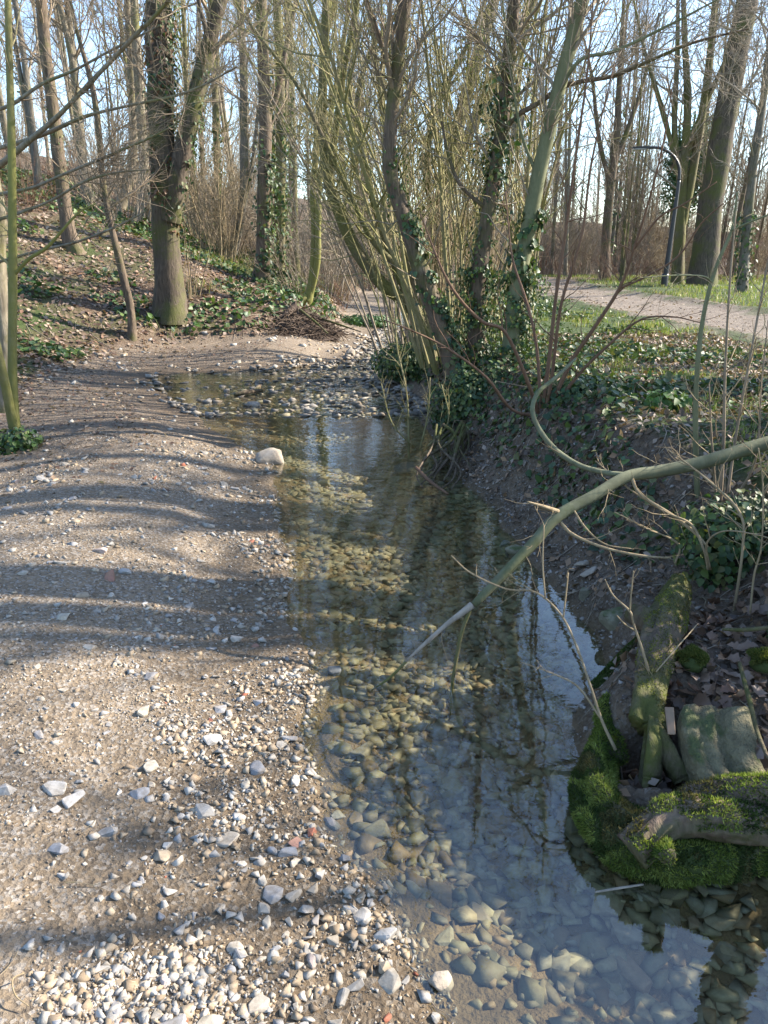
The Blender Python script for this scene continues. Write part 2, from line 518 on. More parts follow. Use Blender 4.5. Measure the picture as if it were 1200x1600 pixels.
def ground_mat():
    m, nt, bs = new_mat('ground')
    a = nd(nt, 'ShaderNodeAttribute', attribute_name='mask')
    sp = nd(nt, 'ShaderNodeSeparateColor'); nt.links.new(a.outputs['Color'], sp.inputs[0])
    a2 = nd(nt, 'ShaderNodeAttribute', attribute_name='mask2')
    sp2 = nd(nt, 'ShaderNodeSeparateColor'); nt.links.new(a2.outputs['Color'], sp2.inputs[0])
    p = pos(nt)
    big = noise(nt, .9, 5, .6, p); mid = noise(nt, 7, 6, .65, p); fine = noise(nt, 55, 5, .7, p)
    vo = nd(nt, 'ShaderNodeTexVoronoi'); vo.inputs['Scale'].default_value = 85; nt.links.new(p, vo.inputs['Vector'])
    vo2 = nd(nt, 'ShaderNodeTexVoronoi'); vo2.inputs['Scale'].default_value = 38; nt.links.new(p, vo2.inputs['Vector'])
    # bar: trodden silt with grit
    silt = ramp(nt, mid, [(.3, (.14, .106, .07)), (.55, (.235, .18, .12)), (.75, (.31, .245, .17))])
    vc = nd(nt, 'ShaderNodeSeparateColor'); nt.links.new(vo.outputs['Color'], vc.inputs[0])
    vc2 = nd(nt, 'ShaderNodeSeparateColor'); nt.links.new(vo2.outputs['Color'], vc2.inputs[0])
    grit = ramp(nt, vc.outputs[0], [(0, (.10, .08, .06)), (.4, (.20, .16, .115)), (.7, (.27, .24, .20)), (1, (.36, .33, .29))])
    gm = math_(nt, 'MULTIPLY', ramp(nt, fine, [(.34, 0.0), (.5, 1.0)]), ramp(nt, vc.outputs[1], [(.25, 0.0), (.4, 1.0)]))
    silt = mixc(nt, math_(nt, 'MULTIPLY', gm, .85), silt, grit)
    # leaf litter
    lit = ramp(nt, vc2.outputs[0], [(0, (.04, .027, .019)), (.35, (.10, .062, .04)), (.7, (.17, .115, .072)), (1, (.25, .19, .13))])
    lit = mixc(nt, math_(nt, 'MULTIPLY', fine, .8), lit, (.06, .042, .028))
    # green cover
    grn = ramp(nt, fine, [(.3, (.018, .03, .01)), (.55, (.05, .075, .02)), (.75, (.10, .12, .035))])
    # dark bank earth
    earth = ramp(nt, mid, [(.3, (.06, .044, .03)), (.7, (.18, .135, .092))])
    earth = mixc(nt, math_(nt, 'MULTIPLY', gm, .35), earth, grit)
    # footpath
    trod = ramp(nt, mid, [(.3, (.12, .098, .076)), (.7, (.235, .195, .155))])
    c = mixc(nt, sp.outputs[0], earth, silt)
    c = mixc(nt, sp.outputs[1], c, lit)
    gmask = ramp(nt, math_(nt, 'ADD', math_(nt, 'MULTIPLY', sp.outputs[2], 1.0), math_(nt, 'SUBTRACT', math_(nt, 'MULTIPLY', big, .9), .55)), [(.3, 0.0), (.6, 1.0)])
    gmask = math_(nt, 'MULTIPLY', gmask, ramp(nt, sp.outputs[2], [(0, 0.0), (.25, 1.0)]))
    c = mixc(nt, gmask, c, grn)
    c = mixc(nt, sp2.outputs[0], c, trod)
    # bed silt
    bedc = ramp(nt, mid, [(.3, (.14, .108, .062)), (.7, (.30, .225, .13))])
    c = mixc(nt, sp2.outputs[1], c, bedc)
    z = nd(nt, 'ShaderNodeSeparateXYZ'); nt.links.new(nd(nt, 'ShaderNodeNewGeometry').outputs['Position'], z.inputs[0])
    wet = ramp(nt, math_(nt, 'ADD', z.outputs['Z'], math_(nt, 'MULTIPLY', mid, .05)), [(.04, 1.0), (.11, 0.0)])
    c = mixc(nt, math_(nt, 'MULTIPLY', wet, .8), c, mixc(nt, 1.0, c, (.55, .5, .42), 'MULTIPLY'))
    nt.links.new(c, bs.inputs['Base Color'])
    nt.links.new(math_(nt, 'SUBTRACT', .92, math_(nt, 'MULTIPLY', wet, .3)), bs.inputs['Roughness'])
    bs.inputs['Specular IOR Level'].default_value = .25
    b1 = bump(nt, vo2.outputs['Distance'], .35, .02)
    b2 = bump(nt, fine, .8, .02, b1)
    nt.links.new(bump(nt, vo.outputs['Distance'], .6, .006, b2), bs.inputs['Normal'])
    return m
M_GROUND = ground_mat()

def water_mat():
    m, nt, bs = new_mat('water')
    nt.nodes.remove(bs)
    out = nt.nodes['Material Output']
    n = noise(nt, 1.0, 2, .5, pos(nt, (5.5, 9.0, 1))); n2 = noise(nt, 1.0, 2, .5, pos(nt, (26, 40, 1)))
    g = nd(nt, 'ShaderNodeSeparateXYZ'); nt.links.new(nd(nt, 'ShaderNodeNewGeometry').outputs['Position'], g.inputs[0])
    far = ramp(nt, math_(nt, 'MULTIPLY', g.outputs['Y'], .1), [(.3, .10), (.95, 1.0)])
    hsum = math_(nt, 'ADD', n, math_(nt, 'MULTIPLY', n2, .22))
    b = bump(nt, math_(nt, 'MULTIPLY', hsum, far), .22, .03)
    lw = nd(nt, 'ShaderNodeLayerWeight'); lw.inputs['Blend'].default_value = .5     # 1 - |cos|, the same from both sides
    nt.links.new(b, lw.inputs['Normal'])
    f0 = .08
    fr = math_(nt, 'ADD', math_(nt, 'MULTIPLY', math_(nt, 'POWER', lw.outputs['Facing'], 5.0), 1 - f0), f0)
    tr = nd(nt, 'ShaderNodeBsdfTransparent'); tr.inputs['Color'].default_value = (.84, .85, .76, 1)
    gl = nd(nt, 'ShaderNodeBsdfGlossy'); gl.inputs['Roughness'].default_value = 0.0; gl.inputs['Color'].default_value = (1, 1, 1, 1)
    nt.links.new(b, gl.inputs['Normal'])
    mx = nd(nt, 'ShaderNodeMixShader')
    nt.links.new(fr, mx.inputs[0]); nt.links.new(tr.outputs[0], mx.inputs[1]); nt.links.new(gl.outputs[0], mx.inputs[2])
    nt.links.new(mx.outputs[0], out.inputs['Surface'])
    return m
M_WATER = water_mat()

def flat_mat(name, col, rough=.5, metal=0.0):
    m, nt, bs = new_mat(name)
    n = noise(nt, 25, 4, .6, pos(nt))
    nt.links.new(mixc(nt, n, tuple(c * .7 for c in col), tuple(min(1, c * 1.25) for c in col)), bs.inputs['Base Color'])
    bs.inputs['Roughness'].default_value = rough; bs.inputs['Metallic'].default_value = metal
    return m
M_LAMP = flat_mat('lamp_paint', (.022, .024, .028), .4)
M_LAMP_GLASS = flat_mat('lamp_glass', (.35, .36, .36), .2)

# ------------------------------------------------------------------ the ground, one grid split by region
def axis(c, span_neg, span_pos, n_neg, n_pos, k):
    a = c - span_neg * np.sinh(k * np.linspace(1, 0, n_neg, endpoint=False)) / math.sinh(k)
    b = c + span_pos * np.sinh(k * np.linspace(0, 1, n_pos)) / math.sinh(k)
    return np.concatenate([a, b])
gx = axis(0.25, 140, 140, 215, 225, 6.0)
gy = np.concatenate([np.linspace(-8, 0.9, 40, endpoint=False), 0.9 + 190 * np.sinh(5.6 * np.linspace(0, 1, 360)) / math.sinh(5.6)])
GX, GY = np.meshgrid(gx, gy)
H, SD, RT, DS, PT, N1, N2, N3 = terrain(GX, GY)
slope_m = sstep(DS / 0.5)
left = 1 - RT
steep = np.hypot(*np.gradient(H, gy, gx))
m_silt = left * (1 - slope_m)
brown = sstep((-GX - 0.9) / 1.6) * sstep((GY - 4.0) / 3.0) * left * (1 - slope_m)
m_lit = np.clip(np.maximum(left * slope_m * 0.95, brown * 0.45) + RT * np.clip(.35 + 1.4 * N1, 0, .8) * sstep(SD / .4), 0, 1)
m_green = np.clip(RT * sstep((SD - .35) / .6) * np.clip(1.0 - steep * .5, .2, 1) * 1.0 + left * slope_m * (.52 + 1.0 * fbm(GX * .45, GY * .45, 77)), 0, 1)
m_green = m_green * np.where((left < .5) & (GY > 31), .15, 1)
m_lit = np.maximum(m_lit, .8 * sstep((GY - 30) / 4) * (1 - left))
m_green = m_green * np.where((left > .5) & (DS > 0), np.where(DS > 14, .35, 1), 1)
m_path = sstep(-PT / .7 + .4 + 2.6 * N2 + 1.2 * fbm(GX * 5, GY * 5, 83))
m_bed = sstep(-SD / .12 + .5)
mask = np.stack([m_silt, m_lit, m_green], -1).reshape(-1, 3)
mask2 = np.stack([m_path, m_bed, np.zeros_like(m_bed)], -1).reshape(-1, 3)
VV = np.stack([GX, GY, H], -1).reshape(-1, 3)
ny, nx = GX.shape
ii, jj = np.meshgrid(np.arange(ny - 1), np.arange(nx - 1), indexing='ij')
QUAD = np.stack([ii * nx + jj, ii * nx + jj + 1, (ii + 1) * nx + jj + 1, (ii + 1) * nx + jj], -1).reshape(-1, 4)
def fmean(A):
    A = A.ravel(); return A[QUAD].mean(1)
fsd, frt, fds, fpt = fmean(SD), fmean(RT) > .5, fmean(DS), fmean(PT)
reg = np.where(fsd < 0, 0, np.where(frt, np.where(fpt < 0, 3, 2), np.where(fds > 0.25, 4, 1)))
reg = np.where((fds > .25) & (reg != 0), 4, reg)
def subgrid(name, sel, mat, V=VV):
    q = QUAD[sel]
    u, inv = np.unique(q.ravel(), return_inverse=True)
    return np_mesh(name, V[u], [inv.reshape(-1, 4)], mat, {'mask': mask[u], 'mask2': mask2[u]})
stream_bed = tag(link('stream_bed', subgrid('stream_bed', reg == 0, M_GROUND)), 'stony silty bed under the clear shallow stream', None, None, 'structure')
gravel_bar = tag(link('gravel_bar', subgrid('gravel_bar', reg == 1, M_GROUND)), 'trodden brown gravel bar along the stream', None, None, 'structure')
bank = tag(link('grassy_bank', subgrid('grassy_bank', reg == 2, M_GROUND)), 'earth bank with ivy, grass and litter beside the water', None, None, 'structure')
footpath = tag(link('footpath', subgrid('footpath', reg == 3, M_GROUND)), 'muddy brown footpath beyond the bank', None, None, 'structure')
hill = tag(link('wooded_slope', subgrid('wooded_slope', reg == 4, M_GROUND)), 'slope covered in brown leaves and green ground cover', None, None, 'structure')
VW = VV.copy(); VW[:, 2] = 0.0
water = tag(link('stream_water', subgrid('stream_water', fsd < 0.16, M_WATER, VW)), 'clear shallow stream reflecting the bare trees', None, None, 'structure')

# ------------------------------------------------------------------ leaves, blades
LEAF_V = np.array([[0, 0, 0], [-.42, .22, .10], [-.30, .62, .06], [0, 1.0, -.08], [.30, .62, .06], [.42, .22, .10], [0, .45, -.03]])
LEAF_T = np.array([[0, 6, 1], [1, 6, 2], [2, 6, 3], [3, 6, 4], [4, 6, 5], [5, 6, 0]])
SIMPLE_V = np.array([[0, 0, 0], [-.33, .5, .10], [0, 1, -.03], [.33, .5, .10]])
SIMPLE_T = np.array([[0, 2, 1], [0, 3, 2]])
def scatter_leaves(p, nrm, tipdir, size, cols, tmpl=(LEAF_V, LEAF_T)):
    """p, nrm, tipdir (N,3): leaves lying in the plane across nrm, tip towards tipdir"""
    TV, TT = tmpl
    nrm = norm(nrm)
    y = norm(tipdir - (tipdir * nrm).sum(1, keepdims=True) * nrm)
    x = np.cross(y, nrm)
    s = size[:, None, None]
    V = p[:, None] + s * (TV[None, :, 0:1] * x[:, None] + TV[None, :, 1:2] * y[:, None] + TV[None, :, 2:3] * nrm[:, None])
    N = len(p); m = len(TV)
    Fc = (np.arange(N)[:, None, None] * m + TT[None]).reshape(-1, 3)
    C = np.repeat(cols, m, axis=0)
    return V.reshape(-1, 3), Fc, C

def pick(cols, n, jit=.25):
    cols = np.array(cols)
    c = cols[rng.integers(0, len(cols), n)]
    return c * (1 - jit + 2 * jit * rng.random((n, 1)))

IVY_C = [(.028, .06, .022), (.05, .09, .027), (.035, .068, .034), (.085, .125, .035), (.06, .095, .05), (.11, .12, .045)]
IVY_BRIGHT = [(.05, .10, .02), (.08, .13, .03), (.035, .075, .02)]
LITTER_C = [(.16, .09, .055), (.22, .15, .095), (.10, .06, .04), (.28, .22, .16), (.19, .14, .11)]
GRASS_C = [(.13, .18, .04), (.10, .14, .035), (.19, .20, .07), (.25, .22, .12)]

def ivy_leaves(P, r, f0, f1, n, size=(.024, .048), spread=.10, bias=None, cols=IVY_C, dens_pow=1.0):
    m = len(P)
    f = (f0 + (f1 - f0) * rng.random(n) ** dens_pow) * (m - 1)
    i = np.clip(f.astype(int), 0, m - 2); fr = (f - i)[:, None]
    c = P[i] * (1 - fr) + P[i + 1] * fr; rr = r[i]
    # clumps along and around the stem
    T = norm(P[i + 1] - P[i])
    v = rng.normal(size=(n, 3))
    if bias is not None: v = v + np.array(bias)
    v = norm(v - (v * T).sum(1, keepdims=True) * T)
    cl = vnoise(f * .9, np.arctan2(v[:, 1], v[:, 0]) * 1.3 + 7, 3)
    keep = cl > .33
    c, rr, v = c[keep], rr[keep], v[keep]; n = len(c)
    p = c + v * (rr + spread * rng.random(n) ** 1.7)[:, None]
    nr = v + rng.normal(size=(n, 3)) * .45 + np.array([0, 0, .25])
    tip = np.array([0, 0, -1.0]) + rng.normal(size=(n, 3)) * .5
    return scatter_leaves(p, nr, tip, size[0] + (size[1] - size[0]) * rng.random(n), pick(cols, n, .3))

def resample(P, r, n=24):
    L = np.concatenate([[0], np.cumsum(np.linalg.norm(np.diff(P, axis=0), axis=1))]); t = np.linspace(0, L[-1], n)
    return np.stack([np.interp(t, L, P[:, k]) for k in range(3)], 1), np.interp(t, L, r)

# ------------------------------------------------------------------ trees
def stem_px(pts, ws, drop=0.0):
    """control points given as (px, py, distance) and widths in photo pixels"""
    P = np.array([at(*p) for p in pts]); r = np.array([.84 * rad(w_, p[2]) / ray(p[0], p[1])[1] for w_, p in zip(ws, pts)])
    if drop is not None:
        P[0, 2] = h1(P[0, 0], P[0, 1]) - .12 - drop
    return catmull(P, r)

def build_tree(name, label, cat, stems, trunk_mat, twig_mat, group=None, flare=.5, k=12, lump=.10, wig=0.0,
               l1=26, l2=150, l3=800, len1=(1.2, 2.6), len2=(.5, 1.3), len3=(.2, .6), a1=(.5, 1.1), t1=(.3, 1.0), up1=.06, rmin=.0035, ivy=(), flare_rest=0.0, loose=0, wts=None):
    """stems: list of (P, r) world polylines; first is the trunk, the rest limbs; returns the thing"""
    base = stems[0][0][0].copy(); base[2] += .1
    root = empty(name, base, label, cat, group)
    for i, (P, r) in enumerate(stems):
        link('trunk' if i == 0 else 'limb', trunk_mesh('trunk' if i == 0 else 'limb', P, r, k if i == 0 else max(7, k - 2), trunk_mat, flare if i == 0 else flare_rest, lump, wig if i == 0 else 0, base), root)
    SP = np.stack([resample(P, r)[0] for P, r in stems]); SR = np.stack([resample(P, r)[1] for P, r in stems])
    g = Geo()
    wts_ = np.array(wts) if wts is not None else None
    if l1:
        A, ar = spawn(SP, SR, l1, t1[0], t1[1], a1, len1, 9, up1, .13, .42, rmin, weight=wts_)
        g.add(*(lambda v, q: (v - base, [q]))(*tubes(A, ar, 5)))
        B, br = spawn(A, ar, l2, .12, 1.0, (.4, 1.0), len2, 6, .05, .17, .6, rmin)
        g.add(*(lambda v, q: (v - base, [q]))(*tubes(B, br, 4)))
        Cc, cr = spawn(np.concatenate([B]), br, l3, .1, 1.0, (.35, .95), len3, 4, .04, .2, .6, rmin * .8)
        g.add(*(lambda v, q: (v - base, [q]))(*tubes(Cc, cr, 3)))
    if loose:
        D, dr = spawn(SP, SR, loose, t1[0] * .4, 1.0, (.6, 1.4), (.25, .9), 5, .03, .2, .3, rmin * .8, weight=wts_)
        g.add(*(lambda v, q: (v - base, [q]))(*tubes(D, dr, 3)))
    if g.n:
        link('crown', g.mesh('crown', twig_mat), root)
    gi = Geo()
    for (si, f0, f1, n, kw) in ivy:
        V, Fc, C = ivy_leaves(stems[si][0], stems[si][1], f0, f1, n, **kw)
        gi.add(V - base, [Fc], C)
    if gi.n:
        tag(link('ivy', gi.mesh('ivy', M_IVY), root), kind='stuff')
    return root

def S(pts, ws, drop=0.0):
    return stem_px(pts, ws, drop)

# -- left side
build_tree('sapling', 'slim lime-green sapling at the left edge with a pale leaning second stem', 'tree',
    [S([(22, 672, 6.2), (20, 600, 6.2), (20, 420, 6.25), (18, 220, 6.3), (12, 0, 6.4), (6, -300, 6.6)], [20, 17, 15, 14, 12, 9]),
     S([(21, 668, 6.15), (4, 580, 6.0), (-25, 450, 5.8), (-60, 250, 5.6)], [18, 16, 14, 10], None),
     S([(22, 430, 6.25), (45, 405, 6.2), (75, 385, 6.15), (120, 335, 6.1), (150, 318, 6.1)], [7, 7, 6, 4, 2], None)],
    M_BARK_LIME, M_TWIG_OLIVE, l1=12, l2=60, l3=260, len1=(.5, 1.1), len2=(.25, .6), len3=(.12, .35), flare=.25, lump=.05)

build_tree('tree', 'pale gnarled tree at the left edge, its long thin branches sweeping up rightwards', 'tree',
    [S([(6, 640, 7.6), (2, 520, 7.6), (-4, 400, 7.6), (-2, 330, 7.6), (-30, 180, 7.7), (-60, -60, 7.8), (-60, -500, 8)], [34, 30, 30, 28, 26, 24, 16]),
     S([(-20, 275, 7.6), (40, 225, 7.2), (90, 182, 6.9), (150, 120, 6.7), (205, 62, 6.5), (262, 2, 6.4), (330, -90, 6.3)], [11, 10, 9, 8, 7, 6, 4], None),
     S([(-30, 180, 7.7), (20, 162, 7.3), (65, 132, 7.1), (120, 108, 6.9), (180, 75, 6.8), (250, 40, 6.7)], [7, 7, 6, 5, 4, 2], None),
     S([(-10, 234, 7.6), (60, 213, 7.2), (130, 183, 6.9), (200, 165, 6.7), (290, 145, 6.5), (370, 105, 6.4)], [8, 7, 6, 5, 4, 2], None),
     S([(-8, 305, 7.6), (50, 293, 7.2), (100, 272, 6.9), (170, 243, 6.7), (240, 213, 6.5), (290, 185, 6.4)], [7, 6, 5, 5, 3, 2], None),
     S([(-8, 345, 7.6), (70, 318, 7.1), (130, 285, 6.8), (180, 270, 6.6), (235, 265, 6.5)], [6, 5, 5, 4, 2], None),
     S([(-4, 410, 7.6), (60, 392, 7.1), (120, 378, 6.8), (180, 355, 6.6), (228, 330, 6.5)], [6, 5, 4, 4, 2], None)],
    M_BARK_PALE, M_TWIG_BROWN, l1=60, l2=260, l3=900, len1=(.3, 1.0), len2=(.2, .5), len3=(.12, .3), t1=(.3, 1), flare=.3, rmin=.003, lump=.2, wts=[.5, 3, 2, 3, 2, 2, 2])

build_tree('tree', 'tall straight olive-barked tree rising from the leafy slope, left of the thin crooked stem', 'tree',
    [S([(122, 430, 16.5), (105, 350, 16.5), (95, 270, 16.5), (80, 150, 16.5), (68, 50, 16.5), (55, -150, 16.6), (40, -500, 17)], [28, 24, 23, 22, 21, 17, 9])],
    M_BARK_BROWN, M_TWIG_BROWN, l1=30, len1=(1.2, 3.2), flare=.5, ivy=[(0, .22, .5, 260, dict(spread=.12))], rmin=.005)

build_tree('tree', 'thin dark crooked stem standing at the foot of the slope, bent towards upper left', 'tree',
    [S([(208, 542, 13.4), (205, 490, 13.4), (194, 440, 13.4), (178, 370, 13.4), (163, 300, 13.4), (155, 210, 13.4), (143, 130, 13.4), (118, 40, 13.4), (90, -100, 13.5)], [17, 14, 13, 12, 12, 11, 10, 8, 4])],
    M_BARK_BROWN, M_TWIG_BROWN, l1=22, l2=110, l3=600, len1=(.6, 1.8), flare=.4, lump=.2, rmin=.004)

build_tree('tree', 'large dark double-trunked tree, ivied above, at the foot of the slope beside the gravel', 'tree',
    [S([(268, 524, 14.4), (264, 450, 14.4), (258, 350, 14.4), (254, 250, 14.4), (250, 120, 14.4), (248, 0, 14.5), (246, -250, 14.6), (240, -700, 15)], [50, 44, 47, 48, 48, 46, 36, 16]),
     S([(266, 345, 14.35), (280, 265, 14.3), (296, 190, 14.3), (315, 110, 14.3), (345, 0, 14.3), (395, -170, 14.3), (430, -420, 14.3)], [36, 34, 32, 29, 27, 20, 9], None),
     S([(310, 140, 14.3), (322, 60, 14.1), (312, 10, 14), (300, -60, 13.9)], [10, 9, 8, 5], None)],
    M_BARK_DARK, M_TWIG_BROWN, k=18, flare=.55, lump=.13, l1=40, l2=240, l3=1300, len1=(1.2, 3.4), len2=(.6, 1.6), rmin=.0045, t1=(.25, 1), flare_rest=.1,
    ivy=[(0, .30, .75, 1300, dict(spread=.15, size=(.04, .08), bias=(.9, -.1, 0))), (0, .26, .7, 500, dict(spread=.1, size=(.04, .09), cols=[(.16, .09, .05), (.10, .055, .03)], bias=(.3, -.8, 0))), (1, .05, .55, 260, dict(spread=.1, size=(.05, .09), bias=(.8, 0, 0)))], loose=60)

build_tree('tree', 'brown-barked tree with ivied lower trunk, behind the gravel tongue and left of the root mound', 'tree',
    [S([(408, 490, 18.6), (411, 400, 18.6), (413, 300, 18.6), (414, 180, 18.6), (410, 60, 18.6), (405, -100, 18.7), (395, -420, 19)], [30, 26, 25, 24, 22, 18, 9]),
     S([(414, 190, 18.6), (432, 150, 18.6), (448, 70, 18.6), (470, -30, 18.6)], [12, 11, 9, 6], None)],
    M_BARK_BROWN, M_TWIG_BROWN, l1=30, len1=(1.0, 3), rmin=.0055, ivy=[(0, .02, .45, 900, dict(spread=.18, size=(.06, .11), bias=(.8, -.3, 0)))], loose=50)

build_tree('tree', 'slender ivy-wrapped olive tree just right of the brown ivied trunk behind the gravel', 'tree',
    [S([(436, 458, 21.5), (438, 380, 21.5), (438, 250, 21.5), (438, 100, 21.5), (432, -20, 21.6), (425, -300, 22)], [22, 18, 18, 17, 15, 8])],
    M_BARK_OLIVE, M_TWIG_OLIVE, l1=26, len1=(1.0, 2.6), rmin=.006, ivy=[(0, .05, .62, 1100, dict(spread=.2, size=(.07, .12), cols=IVY_C + IVY_BRIGHT))])

build_tree('tree', 'leaning grey tree with a kinked foot between the dark double trunk and the ivied pair', 'tree',
    [S([(352, 435, 21.5), (366, 380, 21.5), (380, 310, 21.5), (381, 200, 21.5), (380, 90, 21.5), (372, -40, 21.6), (365, -300, 22)], [20, 17, 16, 15, 15, 12, 6]),
     S([(376, 330, 21.5), (392, 270, 21.5), (402, 190, 21.5), (412, 120, 21.5)], [9, 8, 7, 5], None)],
    M_BARK_GREY, M_TWIG_GREY, l1=24, len1=(1.0, 2.6), rmin=.006)

build_tree('tree', 'thin upright olive tree close behind the raised limb of the dark double trunk', 'tree',
    [S([(338, 405, 25), (340, 300, 25), (337, 180, 25), (332, 60, 25), (322, -100, 25)], [14, 13, 13, 11, 7])],
    M_BARK_OLIVE, M_TWIG_OLIVE, l1=20, len1=(1.0, 2.4), rmin=.007, ivy=[(0, .1, .5, 350, dict(spread=.15, size=(.08, .12), cols=IVY_BRIGHT))])

build_tree('tree', 'pale straight twin-stemmed tree on the slope, left behind the dark double trunk', 'tree',
    [S([(236, 372, 25.5), (226, 270, 25.5), (218, 150, 25.5), (211, 30, 25.5), (205, -200, 25.8)], [21, 18, 17, 16, 10]),
     S([(190, 372, 25.8), (206, 260, 25.8), (206, 140, 25.8), (200, 20, 25.8), (188, -200, 26)], [20, 17, 15, 13, 8])],
    M_BARK_PALE, M_TWIG_GREY, l1=30, len1=(1.0, 3.0), rmin=.007, flare_rest=.4)

build_tree('tree', 'tawny forked tree on the slope directly behind the thin crooked stem', 'tree',
    [S([(140, 352, 23.5), (132, 280, 23.5), (124, 200, 23.5), (116, 120, 23.5), (106, 0, 23.5), (98, -200, 23.7)], [20, 17, 16, 15, 13, 8]),
     S([(118, 130, 23.5), (108, 70, 23.3), (92, 0, 23.2), (70, -100, 23.1)], [12, 11, 9, 5], None)],
    M_BARK_PALE, M_TWIG_BROWN, l1=26, len1=(1.0, 2.8), rmin=.0065)

# -- the small tree on the root mound
build_tree('tree', 'small green mossy twin-stemmed tree growing from the root mound by the stream', 'tree',
    [S([(476, 500, 16.3), (483, 465, 16.3), (490, 410, 16.3), (491, 350, 16.3), (490, 290, 16.3), (497, 200, 16.3), (507, 90, 16.3), (515, -10, 16.4), (520, -200, 16.5)], [20, 15, 13, 12, 12, 13, 12, 10, 6], -.45),
     S([(484, 465, 16.3), (496, 410, 16.2), (497, 345, 16.2), (500, 280, 16.2), (515, 190, 16.2), (535, 80, 16.2), (550, -40, 16.2)], [12, 12, 12, 11, 10, 9, 6], None)],
    M_BARK_LIME, M_TWIG_OLIVE, l1=30, l2=180, l3=900, len1=(.8, 2.2), flare=.3, rmin=.0045, loose=40)

# -- the leaning trees of the right bank
c7 = 10.9
build_tree('tree', 'mossy many-limbed tree leaning low over the stream beyond the ivy bank', 'tree',
    [S([(662, 545, c7), (660, 510, c7), (636, 472, c7), (600, 446, c7), (565, 402, c7), (535, 345, c7), (512, 280, c7), (504, 190, c7), (506, 80, c7), (510, -30, c7), (500, -260, c7)], [34, 28, 25, 24, 24, 22, 20, 18, 16, 13, 7]),
     S([(512, 285, c7), (524, 210, 10.8), (536, 120, 10.7), (555, 20, 10.6), (575, -120, 10.5)], [14, 13, 12, 11, 6], None),
     S([(692, 560, 10.2), (662, 512, 10.2), (628, 428, 10.1), (583, 377, 10), (545, 300, 10), (505, 215, 10), (462, 130, 10), (400, 50, 10), (340, -40, 10)], [13, 13, 12, 10, 9, 8, 7, 6, 3], None),
     S([(640, 470, c7), (612, 400, 10.8), (585, 320, 10.7), (568, 240, 10.6), (560, 150, 10.5), (585, 68, 10.4), (640, 0, 10.3), (700, -90, 10.2)], [15, 14, 13, 12, 11, 9, 7, 4], None),
     S([(563, 215, 10.6), (545, 130, 10.6), (556, 60, 10.6), (545, -40, 10.6)], [8, 7, 6, 4], None),
     S([(655, 500, c7), (640, 420, 11), (622, 320, 11), (604, 220, 11), (590, 120, 11), (575, 0, 11)], [12, 11, 10, 9, 8, 5], None)],
    M_BARK_OLIVE, M_TWIG_OLIVE, l1=60, l2=330, l3=1400, len1=(.6, 2.0), len2=(.35, 1.0), rmin=.0035, flare=.4, loose=110, t1=(.25, 1),
    ivy=[(0, .0, .12, 160, dict(spread=.15, size=(.05, .08)))])

build_tree('tree', 'brown leaning trunk with a strip of ivy, kinked halfway, rooted in the ivy bank', 'tree',
    [S([(722, 640, 7.4), (706, 565, 7.5), (686, 505, 7.5), (660, 430, 7.5), (634, 350, 7.5), (610, 275, 7.5), (608, 230, 7.5), (618, 130, 7.5), (632, 20, 7.5), (650, -140, 7.5), (680, -420, 7.4)], [44, 36, 34, 32, 29, 26, 25, 25, 24, 19, 9]),
     S([(616, 150, 7.5), (600, 80, 7.4), (575, 0, 7.3), (540, -100, 7.2)], [6, 6, 5, 3], None)],
    M_BARK_BROWN, M_TWIG_BROWN, k=16, l1=36, l2=200, l3=850, len1=(.5, 2.2), len2=(.3, .9), len3=(.15, .45), rmin=.0028, t1=(.42, 1), flare=.3,
    ivy=[(0, .06, .42, 700, dict(spread=.07, size=(.035, .065), bias=(1.3, -.7, 0))), (0, .40, .60, 140, dict(spread=.12, size=(.024, .048), bias=(1.2, 0, 0), cols=IVY_BRIGHT))], loose=50)

build_tree('tree', 'upright trunk wrapped in dark ivy to its foot, left of the pale smooth trunk', 'tree',
    [S([(752, 625, 7.9), (746, 540, 7.9), (746, 450, 7.9), (758, 370, 7.9), (772, 280, 7.9), (785, 180, 7.9), (798, 60, 7.9), (806, -40, 7.9), (820, -350, 8)], [38, 32, 30, 28, 26, 25, 24, 22, 11]),
     S([(776, 240, 7.9), (800, 188, 7.8), (838, 163, 7.7), (890, 132, 7.6), (957, 119, 7.5), (1013, 96, 7.4), (1083, 67, 7.3), (1170, 45, 7.2)], [11, 10, 9, 8, 7, 6, 5, 3], None),
     S([(765, 330, 7.9), (720, 290, 7.8), (700, 240, 7.8), (690, 190, 7.8)], [8, 7, 6, 4], None)],
    M_BARK_BROWN, M_TWIG_GREY, k=14, l1=42, l2=240, l3=1100, len1=(.5, 2.0), len2=(.3, .9), len3=(.15, .45), rmin=.0028, t1=(.35, 1), wts=[3, 2, .4],
    ivy=[(0, .0, .30, 3800, dict(spread=.26, size=(.024, .048))), (0, .28, .66, 1000, dict(spread=.12, size=(.024, .045))), (0, .5, .72, 300, dict(spread=.2, size=(.04, .07)))], loose=60)

